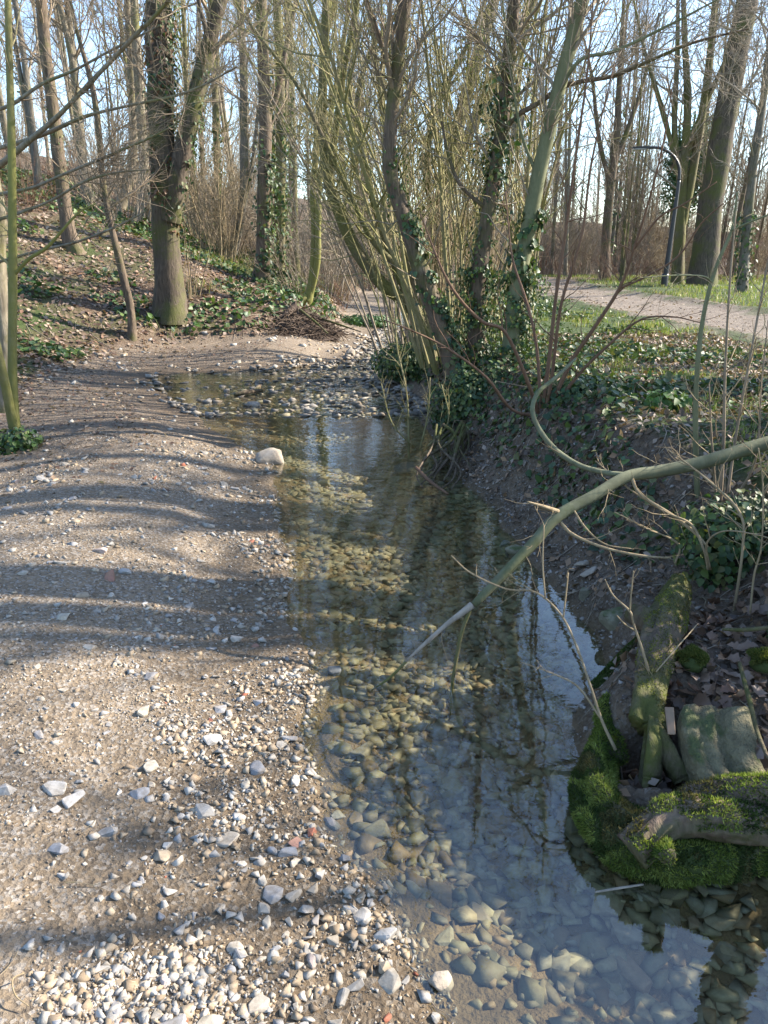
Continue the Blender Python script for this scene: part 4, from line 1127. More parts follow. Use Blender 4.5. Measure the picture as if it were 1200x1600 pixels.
def mesh_arrays(me):
    V = np.zeros(len(me.vertices) * 3); me.vertices.foreach_get('co', V)
    T = np.zeros(len(me.loops), np.int32); me.loops.foreach_get('vertex_index', T)
    return V.reshape(-1, 3), T.reshape(-1, 3)

def bar_region(x, y):
    h, sd, rt, ds, pt, n1, n2, n3 = terrain(x, y)
    return h, sd, (sd > -.05) & (rt < .5) & (ds < .35), n1, n2

def place_piece(me, name, parent, x, y, z, size, yaw, tilt):
    o = bpy.data.objects.new(name, me); COL.objects.link(o)
    o.location = (x, y, z); o.scale = (size, size, size)
    o.rotation_euler = (tilt[0], tilt[1], yaw)
    o.parent = parent
    return o

# single stones lying on the bar
n = 0; tries = 0; laid = []
while n < 300 and tries < 6000:
    tries += 1
    y = 1.05 + 4.6 * rng.random() ** 2.1; px = -40 + 760 * rng.random()
    x = (px - 600) / F * y * 1.02
    h, sd, ok, n1, n2 = bar_region([x], [y])
    if not ok[0]: continue
    size = (.020 + .034 * rng.random() ** 2.6) * (1 + .14 * y)
    if any((x - a) ** 2 + (y - b) ** 2 < (size * .5 + c * .5) ** 2 * .6 for a, b, c in laid): continue
    if rng.random() > np.clip(.45 + 1.3 * n2[0] + (.5 if y < 1.9 else 0), .1, 1): continue
    laid.append((x, y, size))
    place_piece(peb[int(rng.integers(0, len(peb)))], 'stone', gravel_bar, x, y, h[0] + size * .03, size, rng.random() * 6.28, rng.normal(size=2) * .16)
    n += 1
# the long pale slab and a few notable ones of the near bar
for (px, py, ln, yw, k) in [(82, 1228, .105, .5, 3), (14, 1240, .08, .7, 5), (232, 1180, .07, 1.2, 8), (262, 1585, .085, .3, 1), (368, 1460, .06, .2, 7), (160, 885, .10, .1, 9)]:
    q = onz(px, py, .1)
    z = h1(q[0], q[1])
    place_piece(peb[k], 'stone', gravel_bar, q[0], q[1], z + .004, ln * .8, yw, (0, 0))

GR_C = [(.37, .35, .31), (.45, .41, .35), (.38, .30, .205), (.28, .21, .14), (.31, .305, .295), (.50, .465, .40), (.42, .35, .255), (.34, .26, .17), (.40, .375, .33)]
def stone_field(name, parent, x, y, z, size, cols, tmpls, mat, tilt=.22):
    N = len(x); g = Geo()
    kind = rng.integers(0, len(tmpls), N)
    for t, (TV, TT) in enumerate(tmpls):
        s = np.where(kind == t)[0]
        if not len(s): continue
        a = rng.random(len(s)) * 6.283
        X = np.stack([np.cos(a), np.sin(a), rng.normal(size=len(s)) * tilt], 1); X = norm(X)
        Z = norm(np.stack([rng.normal(size=len(s)) * tilt, rng.normal(size=len(s)) * tilt, np.ones(len(s))], 1))
        Yv = norm(np.cross(Z, X)); Zv = np.cross(X, Yv)
        V = size[s][:, None, None] * (TV[None, :, 0:1] * X[:, None] + TV[None, :, 1:2] * Yv[:, None] + TV[None, :, 2:3] * Zv[:, None])
        V = V + np.stack([x[s], y[s], z[s]], 1)[:, None]
        Fc = (np.arange(len(s))[:, None, None] * len(TV) + TT[None]).reshape(-1, 3)
        g.add(V.reshape(-1, 3), [Fc], np.repeat(cols[s], len(TV), axis=0))
    o = link(name, g.mesh(name, mat, smooth=False), parent)
    return tag(o, kind='stuff')

small = [mesh_arrays(stone_mesh('g', 1, .5 + .45 * rng.random(), .3 + .3 * rng.random(), 7 + (i % 3), M_GRAVEL, 0, 300 + i, .3)) for i in range(14)]
def bar_scatter(N, ymin, yspan, pw, smin, srange, spw, grow):
    y = ymin + yspan * rng.random(N) ** pw; px = -120 + 860 * rng.random(N)
    x = (px - 600) / F * y * 1.02
    h, sd, ok, n1, n2 = bar_region(x, y)
    edge = np.exp(-np.clip(sd, 0, 9) / .35)
    brown = sstep((-x - 1.2) / 1.2) * sstep((y - 4.5) / 2.5)
    keep = ok & (rng.random(N) < np.clip(.12 + 1.6 * n2 + 1.4 * fbm(x * 1.7, y * 1.7, 64) + .3 * edge + .08 * sstep((2.0 - y) / .5), .04, 1) * (1 - .8 * brown))
    x, y, h = x[keep], y[keep], h[keep]
    size = (smin + srange * rng.random(len(x)) ** spw) * (1 + grow * y)
    return x, y, h + size * .03, size
xs = [bar_scatter(26000, 1.0, 3.4, 1.5, .007, .026, 2.4, .12), bar_scatter(13000, 3.5, 5.5, 1.1, .010, .03, 2.4, .10), bar_scatter(16000, 8.5, 9, .9, .03, .06, 2.2, .05)]
x, y, z, size = [np.concatenate(a) for a in zip(*xs)]
tiny = [mesh_arrays(stone_mesh('t', 1, .6 + .3 * rng.random(), .4 + .3 * rng.random(), 6, M_GRAVEL, 0, 500 + i, .3)) for i in range(8)]
N = 60000
yt = 1.0 + 5.5 * rng.random(N) ** 1.5; xt = (-130 + 880 * rng.random(N) - 600) / F * yt * 1.02
ht, sdt, okt, n1t, n2t = bar_region(xt, yt)
kt = okt & (rng.random(N) < np.clip(.32 + 1.6 * n2t + 1.0 * fbm(xt * 6, yt * 6, 63), .08, 1))
xt, yt, ht = xt[kt], yt[kt], ht[kt]
stone_field('fine_gravel', gravel_bar, xt, yt, ht + .001, (.004 + .010 * rng.random(len(xt)) ** 2) * (1 + .12 * yt), pick(GR_C + [(.22, .17, .12), (.26, .22, .18)], len(xt), .25), tiny, M_GRAVEL, .4)
cols = pick(GR_C, len(x), .2)
red = rng.random(len(x)) < .004; cols[red] = (.36, .11, .06)
stone_field('gravel', gravel_bar, x, y, z, size, cols, small, M_GRAVEL)
print('gravel', len(x))

# stones of the bed: single slabs near, the rest joined
BED_C = [(.24, .23, .15), (.30, .28, .19), (.19, .18, .13), (.34, .30, .20), (.25, .245, .20), (.24, .18, .11)]
n = 0; tries = 0; laid = []
while n < 292 and tries < 14000:
    tries += 1
    y = 1.1 + 5.6 * rng.random() ** 1.2; x = -.6 + 2.0 * rng.random()
    h, sd, rt, ds, pt, n1, n2, n3 = terrain([x], [y])
    if sd[0] > -.05: continue
    dl = x - np.interp(y, _ly, _lx)
    if dl < .14 + .12 * n2[0] and rng.random() < .75: continue
    size = (.04 + .085 * rng.random() ** 2) * (.8 + .08 * y)
    if any((x - a) ** 2 + (y - b) ** 2 < (size * .5 + c * .5) ** 2 * .36 for a, b, c in laid): continue
    laid.append((x, y, size))
    z = min(h[0] + size * .06, -.012 - size * .13)
    place_piece(slab[int(rng.integers(0, len(slab)))], 'bed_stone', stream_bed, x, y, z, size, rng.random() * 6.28, rng.normal(size=2) * .10)
    n += 1
N = 30000
y = 1.1 + 18 * rng.random(N) ** 1.15; x = -3.6 + 5.2 * rng.random(N)
y = np.concatenate([y, .95 + 7.4 * rng.random(13000)]); x = np.concatenate([x, -.9 + 2.6 * rng.random(13000)]); N = len(y)
h, sd, rt, ds, pt, n1, n2, n3 = terrain(x, y)
dl = x - np.interp(y, _ly, _lx)
rif = (y > 8.1)
keep = (sd < .12) & ((rng.random(N) < np.clip((dl - .03) / .22, .14, 1)) | rif) & (~rif | (rng.random(N) < np.clip(.30 + 1.2 * n1 + .8 * n2 + .9 * sstep((x + 2.6 - (y - 9) * .1) / 2.2), .10, 1)))
x, y, h = x[keep], y[keep], h[keep]
rif = y > 8.1
size = np.where(rif, .05 + .10 * rng.random(len(x)) ** 2, .025 + .075 * rng.random(len(x)) ** 1.6)
z = np.where(rif, np.maximum(h, -.03) + size * (.05 + .24 * rng.random(len(x))), np.minimum(h + size * .08, -.01 - size * .12))
cols = pick(BED_C, len(x), .2); dry = rif & (z > -.005); cols[dry] = pick([(.19, .185, .175), (.26, .25, .235), (.14, .14, .135), (.32, .30, .27), (.21, .18, .145)], int(dry.sum()), .25)
bedt = [mesh_arrays(m) for m in [stone_mesh('b', 1, .5 + .4 * rng.random(), .2 + .18 * rng.random(), 9, M_GRAVEL, 0, 400 + i, .25) for i in range(12)]]
stone_field('bed_gravel', stream_bed, x, y, z, size, cols, bedt, M_GRAVEL, .12)
print('bed', len(x))

def boulder(name, label, px, py, z, size, mat, seed, yaw=0, dims=(1, .75, .6), cat='boulder', rnd=.5, Y=None, sink=.25, tilt=(0, 0)):
    q = onz(px, py, z) if Y is None else at(px, py, Y)
    me = stone_mesh(name, size * dims[0], size * dims[1], size * dims[2], 18, mat, .16, seed, rnd, 2)
    o = link(name, me, None, (q[0], q[1], (h1(q[0], q[1]) if Y is None else q[2]) + size * dims[2] * (.5 - sink)))
    o.rotation_euler = (tilt[0], tilt[1], yaw)
    return tag(o, label, cat)
def plain_stone(name, a, b, moss=0.0, bd=.006):
    m, nt, bs = new_mat(name)
    n = noise(nt, 14, 6, .65, pos(nt)); n2 = noise(nt, 70, 4, .6, pos(nt))
    c = ramp(nt, n, [(.3, a), (.7, b)])
    c = mixc(nt, math_(nt, 'MULTIPLY', n2, .35), c, tuple(v * .5 for v in a))
    if moss:
        big = noise(nt, 9, 3, .6, pos(nt))
        nz = nd(nt, 'ShaderNodeSeparateXYZ'); nt.links.new(nd(nt, 'ShaderNodeNewGeometry').outputs['Normal'], nz.inputs[0])
        s = math_(nt, 'ADD', big, math_(nt, 'MULTIPLY', nz.outputs['Z'], .18))
        c = mixc(nt, ramp(nt, s, [(.74 - .32 * moss, 0.0), (.86 - .3 * moss, 1.0)]), c, mixc(nt, n2, (.028, .042, .014), (.10, .12, .035)))
    nt.links.new(c, bs.inputs['Base Color']); bs.inputs['Roughness'].default_value = .85
    nt.links.new(bump(nt, n2, .7, bd, bump(nt, n, .6, bd * 2)), bs.inputs['Normal'])
    return m
M_ST_PALE = plain_stone('pale_limestone', (.23, .19, .14), (.44, .385, .31))
M_ST_GREY = plain_stone('grey_stone', (.12, .12, .12), (.28, .28, .27))
M_ST_MOSS = plain_stone('mossy_stone', (.13, .12, .08), (.30, .28, .19), .55)
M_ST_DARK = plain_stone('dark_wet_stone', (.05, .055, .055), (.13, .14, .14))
boulder('boulder', 'pale squared boulder lying at the left edge of the stream', 421, 722, 0.0, .235, M_ST_PALE, 11, .25, (1, .7, .62), rnd=.15, sink=.2)
boulder('boulder', 'small round brown boulder on the gravel by the root mound', 547, 556, 0.02, .20, M_ST_PALE, 12, .0, (.9, .9, .95), rnd=.95, sink=.15)
boulder('boulder', 'grey-green wet rock at the foot of the right bank, under the fallen branch', 806, 862, 0.0, .13, M_ST_MOSS, 13, .3, (1, .8, .6), rnd=.6)
boulder('boulder', 'bluish grey rock at the water line left of the grey-green wet rock', 789, 846, 0.0, .09, M_ST_GREY, 14, .8, (1, .7, .5), rnd=.6)
boulder('boulder', 'moss-topped rounded rock at the water by the mossy log', 957, 988, 0.03, .15, M_ST_MOSS, 15, .4, (1, .8, .75), rnd=.7, sink=.25)
boulder('boulder', 'small green mossy rock at the waterline under the pale flat stones', 915, 945, 0.02, .10, M_ST_MOSS, 16, .9, (1, .8, .6), rnd=.7)
boulder('flat_stone', 'upper of two pale flat stones on the earth bank', 914, 884, .12, .11, M_ST_PALE, 17, .5, (1, .7, .25), 'stone', .2, tilt=(-.45, 0))
boulder('flat_stone', 'lower pale flat stone leaning on the earth bank', 919, 902, .10, .12, M_ST_PALE, 18, 1.1, (1, .7, .22), 'stone', .2, tilt=(-.5, .1))
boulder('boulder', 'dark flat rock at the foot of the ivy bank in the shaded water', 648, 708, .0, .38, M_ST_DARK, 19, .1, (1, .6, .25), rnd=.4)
boulder('boulder', 'upright light stone standing at the water edge of the near gravel', 690, 1532, .0, .055, M_ST_PALE, 20, .7, (1, .8, .8), 'stone', .3)
boulder('boulder', 'dark lump of rock in the shallows right of the near gravel', 522, 1048, .0, .07, M_ST_DARK, 21, .2, (1, .7, .6), 'stone', .5)
boulder('boulder', 'grey rounded rock at the right edge of the water beside the mossy roots', 1190, 1330, .02, .10, M_ST_GREY, 22, .2, (1, .8, .8), rnd=.8)
boulder('boulder', 'greenish slab standing out of the riffle by the ivy bank', 640, 615, .0, .26, M_ST_MOSS, 23, .0, (1, .6, .3), rnd=.4)

# ------------------------------------------------------------------ ground cover
def gsurf(x, y):
    h, sd, rt, ds, pt, n1, n2, n3 = terrain(x, y)
    e = .03
    hx = terrain(x + e, y)[0]; hy = terrain(x, y + e)[0]
    nr = norm(np.stack([-(hx - h) / e, -(hy - h) / e, np.ones_like(h)], 1))
    return h, nr, sd, rt, ds, pt, n1, n2

def cover(name, parent, x, y, keepf, size, cols, lift, tiltn, tmpl, mat, up=0.0):
    h, nr, sd, rt, ds, pt, n1, n2 = gsurf(x, y)
    k = keepf(x, y, h, sd, rt, ds, pt, n1, n2)
    x, y, h, nr = x[k], y[k], h[k], nr[k]; n = len(x)
    nrm = norm(nr + rng.normal(size=(n, 3)) * tiltn)
    tip = rng.normal(size=(n, 3)); tip[:, 2] += up
    p = np.stack([x, y, h + lift[0] + (lift[1] - lift[0]) * rng.random(n) ** 1.5], 1)
    s = (size[0] + (size[1] - size[0]) * rng.random(n)) * (1 + .03 * y)
    g = Geo(); V, T, C = scatter_leaves(p, nrm, tip, s, pick(cols, n, .35), tmpl); g.add(V, [T], C)
    o = link(name, g.mesh(name, mat), parent)
    print(name, n)
    return tag(o, kind='stuff')

def clump(x, y, sc, thr, seed):
    return fbm(x * sc, y * sc, seed, 3) > thr

# ivy on the right bank
N = 40000
y = 2.2 + 14 * rng.random(N) ** 1.3; x = -.2 + 5.2 * rng.random(N)
cover('ivy_cover', bank, x, y, lambda x, y, h, sd, rt, ds, pt, n1, n2: (rt > .5) & (sd > .22) & (pt > 1.0) & (clump(x, y, .9, -.02 + .06 * (y < 4.2), 301) | ((sd < 1.5) & (y > 5.2) & (x < 1.9))) & (rng.random(len(x)) < np.clip(1.25 - .18 * np.abs(sd - .8), .1, 1)),
      (.03, .062), IVY_C, (.0, .07), .5, (LEAF_V, LEAF_T), M_IVY)
# bright low leaves and grass on the bank top
N = 26000
y = 3.2 + 15 * rng.random(N) ** 1.2; x = .6 + 6 * rng.random(N)
cover('green_cover', bank, x, y, lambda x, y, h, sd, rt, ds, pt, n1, n2: (rt > .5) & (sd > .9) & (pt > .25) & clump(x, y, 1.3, .0, 322), (.022, .045), [(.06, .11, .025), (.045, .08, .02), (.09, .13, .04)], (.0, .04), .5, (SIMPLE_V, SIMPLE_T), M_IVY)

def grass(name, parent, x, y, keepf, ht, cols, lean=.35):
    h, sd, rt, ds, pt, n1, n2, n3 = terrain(x, y)
    k = keepf(x, y, h, sd, rt, ds, pt, n1, n2)
    x, y, h = x[k], y[k], h[k]; n = len(x)
    L = ht[0] + (ht[1] - ht[0]) * rng.random(n)
    a = rng.random(n) * 6.283; sx = np.cos(a); sy = np.sin(a); wd = (.0018 + .0010 * y / 4)
    d = rng.normal(size=(n, 2)) * lean
    b0 = np.stack([x - sx * wd, y - sy * wd, h - .01], 1); b1 = np.stack([x + sx * wd, y + sy * wd, h - .01], 1)
    m = np.stack([x + d[:, 0] * L * .45, y + d[:, 1] * L * .45, h + L * .6], 1); t = np.stack([x + d[:, 0] * L * 1.2, y + d[:, 1] * L * 1.2, h + L * .9], 1)
    V = np.stack([b0, b1, m + np.stack([sx * wd * .7, sy * wd * .7, 0 * x], 1), m - np.stack([sx * wd * .7, sy * wd * .7, 0 * x], 1), t], 1)
    i = np.arange(n)[:, None] * 5
    g = Geo(); g.add(V.reshape(-1, 3), [np.concatenate([i + [[0, 1, 2]], i + [[0, 2, 3]], i + [[3, 2, 4]]])], np.repeat(pick(cols, n, .3), 5, axis=0))
    o = link(name, g.mesh(name, M_GRASS), parent); print(name, n)
    return tag(o, kind='stuff')
N = 60000
y = 2.9 + 12 * rng.random(N) ** 1.3; x = 1.1 + 5.5 * rng.random(N)
grass('grass', bank, x, y, lambda x, y, h, sd, rt, ds, pt, n1, n2: (rt > .5) & (sd > .75) & (pt > .2) & clump(x, y, 3.1, -.04, 359) & (clump(x, y, .8, .08, 355) | ((x > 1.7) & (y < 5.2) & clump(x, y, 1.6, -.08, 358))), (.03, .10), GRASS_C)
N = 42000
y = 14 + 26 * rng.random(N); x = 6.2 + 20 * rng.random(N)
grass('verge_grass', bank, x, y, lambda x, y, h, sd, rt, ds, pt, n1, n2: (rt > .5) & (pt > .05) & (ds < .1) & clump(x, y, .3, -.18, 377), (.06, .16), GRASS_C)
N = 16000
y = 13.5 + 16 * rng.random(N); x = -4.5 + 6.5 * rng.random(N)
grass('tall_grass', hill, x, y, lambda x, y, h, sd, rt, ds, pt, n1, n2: (sd > .3) & (pt > .5) & ((ds > .1) | (rt > .5)) & clump(x, y, .5, -.02, 391), (.08, .3), [(.10, .15, .04), (.20, .18, .08), (.30, .25, .13), (.14, .16, .05)], .5)
# leaves lying on the slope, the bar's far side and the bank
N = 52000
y = 5 + 24 * rng.random(N) ** 1.2; px = -250 + 800 * rng.random(N); x = (px - 600) / F * y
cover('leaf_litter', hill, x, y, lambda x, y, h, sd, rt, ds, pt, n1, n2: (rt < .5) & (ds > .05) & (rng.random(len(x)) < np.clip(.25 + 1.2 * ds, 0, .95)), (.04, .085), LITTER_C, (.0, .03), .35, (SIMPLE_V, SIMPLE_T), M_LITTER)
N = 32000
y = 11 + 22 * rng.random(N); px = -200 + 860 * rng.random(N); x = (px - 600) / F * y
cover('slope_ivy', hill, x, y, lambda x, y, h, sd, rt, ds, pt, n1, n2: (rt < .5) & (ds > .25) & clump(x, y, .45, -.06, 411), (.05, .09), IVY_C + IVY_BRIGHT, (.02, .12), .6, (LEAF_V, LEAF_T), M_IVY)
N = 6000
y = 4.5 + 9 * rng.random(N); x = -4.6 + 3.6 * rng.random(N)
cover('scattered_leaves', gravel_bar, x, y, lambda x, y, h, sd, rt, ds, pt, n1, n2: (rt < .5) & (ds < .3) & (sd > .5) & (rng.random(len(x)) < sstep((-x - 1.0) / 1.8)), (.02, .045), LITTER_C, (.0, .012), .3, (SIMPLE_V, SIMPLE_T), M_LITTER)
N = 40000
y = 1.9 + 8 * rng.random(N); x = .6 + 3.6 * rng.random(N)
cover('bank_litter', bank, x, y, lambda x, y, h, sd, rt, ds, pt, n1, n2: (rt > .5) & (sd > .06) & (rng.random(len(x)) < .55), (.02, .05), [(.20, .135, .09), (.12, .08, .05), (.27, .21, .165), (.10, .075, .06), (.24, .15, .085)], (.0, .025), .55, (SIMPLE_V, SIMPLE_T), M_LITTER)
N = 12000
y = 7 + 24 * rng.random(N); x = 3.6 + 8 * rng.random(N)
cover('path_leaves', footpath, x, y, lambda x, y, h, sd, rt, ds, pt, n1, n2: (pt < 1.2) & (rng.random(len(x)) < np.clip(.25 + .5 * np.exp(-np.abs(pt) / .5), 0, 1)), (.025, .05), LITTER_C, (.0, .01), .3, (SIMPLE_V, SIMPLE_T), M_LITTER)
# grit on the earth bank
N = 20000
y = 2.2 + 6 * rng.random(N); x = .2 + 1.8 * rng.random(N)
h, sd, rt, ds, pt, n1, n2, n3 = terrain(x, y)
k = (rt > .5) & (sd > -.02) & (sd < .75) & (rng.random(N) < np.clip(.75 - sd, .05, 1))
stone_field('grit', bank, x[k], y[k], h[k] + .002, (.006 + .03 * rng.random(k.sum()) ** 2.5), pick([(.2, .18, .16), (.28, .25, .22), (.14, .12, .1), (.33, .31, .29)], int(k.sum()), .2), small, M_GRAVEL)

# fallen twigs lying about
def fallen_twigs(name, parent, x, y, keepf, L0, r0, mat):
    h, nr, sd, rt, ds, pt, n1, n2 = gsurf(x, y)
    k = keepf(x, y, sd, rt, ds, pt, n2); x, y, h, nr = x[k], y[k], h[k], nr[k]; n = len(x)
    a = rng.random(n) * 6.283; d = np.stack([np.cos(a), np.sin(a), np.zeros(n)], 1)
    P = np.zeros((n, 4, 3)); L = L0[0] + (L0[1] - L0[0]) * rng.random(n) ** 2; c = np.stack([x, y], 1)
    for j in range(4):
        c = c + (d[:, :2] + rng.normal(size=(n, 2)) * .25) * (L / 4)[:, None]
        P[:, j, :2] = c; P[:, j, 2] = hgt(c[:, 0], c[:, 1]) + .006 + .01 * rng.random(n)
    V, Q = tubes(P, (r0[0] + (r0[1] - r0[0]) * rng.random(n))[:, None] * np.array([[1, .9, .7, .4]]), 4)
    g = Geo(); g.add(V, [Q]); return tag(link(name, g.mesh(name, mat), parent), kind='stuff')
fallen_twigs('bank_twigs', bank, .4 + 2.4 * rng.random(900), 2 + 7 * rng.random(900), lambda x, y, sd, rt, ds, pt, n2: (rt > .5) & (sd > .04) & (pt > 0), (.06, .4), (.0015, .004), M_TWIG_GREY)
fallen_twigs('slope_twigs', hill, -9 + 9 * rng.random(900), 9 + 12 * rng.random(900), lambda x, y, sd, rt, ds, pt, n2: (rt < .5) & (ds > .1), (.2, 1.2), (.003, .009), M_TWIG_GREY)
fallen_twigs('bar_twigs', gravel_bar, -3 + 3.2 * rng.random(260), 1.1 + 9 * rng.random(260) ** 1.3, lambda x, y, sd, rt, ds, pt, n2: (rt < .5) & (ds < .1) & (sd > 0), (.03, .16), (.0008, .002), M_TWIG_BROWN)

# the ivy plants one can tell apart
def ivy_plant(name, label, cx, cy, cz, rx, ry, rz_, n_single, n_rest, size, cols=IVY_C, cat='ivy plant', droop=.3, single_share=.7):
    root = empty(name, (cx, cy, cz), label, cat)
    def pts(n):
        v = norm(rng.normal(size=(n, 3))); q = rng.random(n) ** .4
        p = v * q[:, None] * np.array([rx, ry, rz_])
        p[:, 2] += .08 * rz_ * np.sin(p[:, 0] * 20)
        return p, v
    if n_single:
        mes = []
        for c in range(6):
            V, T, C = scatter_leaves(np.zeros((1, 3)), np.array([[0, 0, 1.]]), np.array([[0, 1., 0]]), np.array([1.]), pick(cols, 1, .3))
            V = V + rng.normal(size=V.shape) * .02
            mes.append(np_mesh('leaf', V, [T], M_IVY, C))
        p, v = pts(n_single)
        for i in range(n_single):
            o = link('leaf', mes[i % 6], root)
            o.location = p[i] * 1.02
            d = Vector(v[i] + np.array([-.2, -.5, .5]) + rng.normal(size=3) * .35).normalized()
            o.rotation_euler = (d.to_track_quat('Z', 'Y') @ Euler((0, 0, 3.14 + rng.normal() * .8)).to_quaternion()).to_euler()
            s = size[0] + (size[1] - size[0]) * rng.random(); o.scale = (s, s, s)
    p, v = pts(n_rest)
    g = Geo(); V, T, C = scatter_leaves(p, v + rng.normal(size=p.shape) * .5 + [0, -.3, .3], np.array([0, 0, -1.]) + rng.normal(size=p.shape) * .6, size[0] * .8 + (size[1] - size[0]) * rng.random(n_rest), pick(cols, n_rest, .3)); g.add(V, [T], C)
    tag(link('foliage', g.mesh('foliage', M_IVY), root), kind='stuff')
    st = []
    for i in range(9):
        a = rng.normal(size=3) * [rx * .7, ry * .7, rz_ * .5]
        st.append(np.array([[0, 0, -rz_ * .8], a * .4 + [0, 0, -rz_ * .2], a, a * 1.1 + [0, 0, -.1]]))
    P = np.stack(st); Vt, Q = tubes(P, np.full((9, 4), .003), 5); g = Geo(); g.add(Vt, [Q]); link('stem', g.mesh('stem', M_TWIG_BROWN), root)
    return root
q = at(1135, 855, 2.95); ivy_plant('ivy_plant', 'dense dark ivy clump hanging over the near bank at the right edge', q[0] + .05, q[1] + .1, q[2], .24, .2, .22, 220, 900, (.03, .05))
q = at(760, 640, 7.0); ivy_plant('ivy_plant', 'dark ivy mass at the feet of the ivied trunks, hanging over the undercut bank', q[0], q[1] + .1, q[2], .55, .4, .42, 0, 6500, (.03, .06))
q = at(640, 560, 10.3); ivy_plant('ivy_plant', 'low ivy blanket draped over the far mound of the right bank', q[0], q[1], q[2] - .05, .55, .5, .28, 0, 2200, (.04, .07))
q = at(920, 610, 5.6); ivy_plant('ivy_plant', 'broad bluish green ivy patch on the bank top behind the curved twig', q[0], q[1], q[2] - .02, .45, .4, .12, 0, 1500, (.035, .06))
q = at(22, 690, 6.0); ivy_plant('ground_plant', 'low green leafy tuft around the foot of the lime-green sapling', q[0], q[1], h1(q[0], q[1]) + .06, .24, .2, .12, 0, 700, (.03, .055), IVY_BRIGHT + IVY_C, 'plant')
q = at(607, 505, 18.6); ivy_plant('ground_plant', 'flat green weedy clump on the gravel beyond the root mound', -.45, 18.8, h1(-.45, 18.8) + .1, .85, .6, .16, 0, 1500, (.05, .09), [(.05, .11, .03), (.04, .085, .03), (.07, .13, .04)], 'plant')
q = at(1035, 640, 4.9); ivy_plant('ground_plant', 'bright leafy weed on the bank top below the grass', q[0], q[1], h1(q[0], q[1]) + .05, .16, .14, .08, 0, 220, (.04, .075), [(.09, .15, .03), (.06, .12, .025)], 'plant')

ivy_plant('shade_bush', 'dark ivy-covered bush added outside the view to shade the stream', 2.35, 2.75, h1(2.35, 2.75) + .4, .45, .5, .5, 0, 2600, (.04, .07), cat='bush')  # bush added outside the view to cast shade over the stream's right half
ivy_plant('shade_bush', 'nearest low ivy-covered bush, added outside the view to shade the near water', 2.55, 1.75, h1(2.55, 1.75) + .35, .4, .45, .45, 0, 2200, (.04, .07), cat='bush')  # second bush added out of view, low, for soft shade on the nearest water
# single dead leaves of the near shelf
dl_me = []
for i in range(6):
    n_ = 9
    t = np.linspace(0, 1, n_); wv = .34 * np.sin(np.pi * t ** .8) * (1 + .35 * np.sin(t * 19 + i))
    cz = .16 * np.sin(t * 3.1 + i) ; e = .10 + .12 * rng.random()
    Vv = np.concatenate([np.stack([-wv, t, cz + e * np.abs(wv) * 3], 1), np.stack([0 * t, t, cz], 1), np.stack([wv, t, cz + e * wv * 2.2], 1)])
    Fq = []
    for j in range(n_ - 1):
        Fq += [[j, n_ + j, n_ + j + 1, j + 1], [n_ + j, 2 * n_ + j, 2 * n_ + j + 1, n_ + j + 1]]
    dl_me.append(np_mesh('dead_leaf', Vv - [0, .5, 0], [np.array(Fq)], M_DEADLEAF))
n = 0
while n < 295:
    px = 985 + 240 * rng.random(); py = 930 + 280 * rng.random()
    q = onz(px, py, .33)
    zz, sd_q = [v[0] for v in terrain([q[0]], [q[1]])[:2]]
    if sd_q < .16: n += .02; continue
    o = link('dead_leaf', dl_me[n.__int__() % 6], bank)
    o.location = (q[0], q[1], zz + .008 + .03 * rng.random()); s = .035 + .04 * rng.random(); o.scale = (s, s, s)
    o.rotation_euler = (rng.normal() * .45, rng.normal() * .45, rng.random() * 6.28)
    n += 1

# ------------------------------------------------------------------ the mossy roots at the near right
def log_part(name, pts, rs, mat, parent, base, k=28, lump=.3, m=16):
    P, r = catmull(np.array(pts, float), np.array(rs, float), m)
    me = trunk_mesh(name, P, r, k, mat, 0, lump, 0, base, capend=True, fine=.22)
    return link(name, me, parent), P, r

def moss_on(obj, n, base, len_=(.007, .018), wid=.0026, cols=((.08, .12, .025), (.13, .17, .035), (.20, .235, .06), (.05, .075, .02), (.11, .10, .04)), thr=.40, sc=9, upmin=-.75):
    """short blades standing on the mesh of a part; base: the thing's origin in the world"""
    me = obj.data; me.calc_loop_triangles()
    V = np.zeros(len(me.vertices) * 3); me.vertices.foreach_get('co', V); V = V.reshape(-1, 3)
    T = np.zeros(len(me.loop_triangles) * 3, np.int32); me.loop_triangles.foreach_get('vertices', T); T = T.reshape(-1, 3)
    a, b, c = V[T[:, 0]], V[T[:, 1]], V[T[:, 2]]
    nn = np.cross(b - a, c - a); ar = np.linalg.norm(nn, axis=1); nn = norm(nn)
    f = rng.choice(len(T), n, p=ar / ar.sum()); u = rng.random((n, 2)); fl = u.sum(1) > 1; u[fl] = 1 - u[fl]
    p = a[f] + (b - a)[f] * u[:, :1] + (c - a)[f] * u[:, 1:]; v = nn[f]
    w_ = p + base
    k = (vnoise(w_[:, 0] * sc + w_[:, 2] * 5, w_[:, 1] * sc + w_[:, 2] * 4, 61) + .22 * v[:, 2] > thr) & (v[:, 2] > upmin)
    p, v, w_ = p[k], v[k], w_[k]; n = len(p)
    L = len_[0] + (len_[1] - len_[0]) * rng.random(n)
    d = norm(v + rng.normal(size=(n, 3)) * .5 + [0, 0, .2]); s = norm(np.cross(d, rng.normal(size=(n, 3)))) * wid
    p = p - v * .002
    V = np.stack([p - s, p + s, p + d * L[:, None] + s * .2], 1).reshape(-1, 3)
    cc = np.array(cols)[np.clip((vnoise(w_[:, 0] * 14, w_[:, 1] * 14 + w_[:, 2] * 9, 71) * len(cols)).astype(int), 0, len(cols) - 1)] * (.6 + .8 * rng.random((n, 1)))
    return V, np.arange(3 * n).reshape(-1, 3), np.repeat(cc, 3, axis=0)

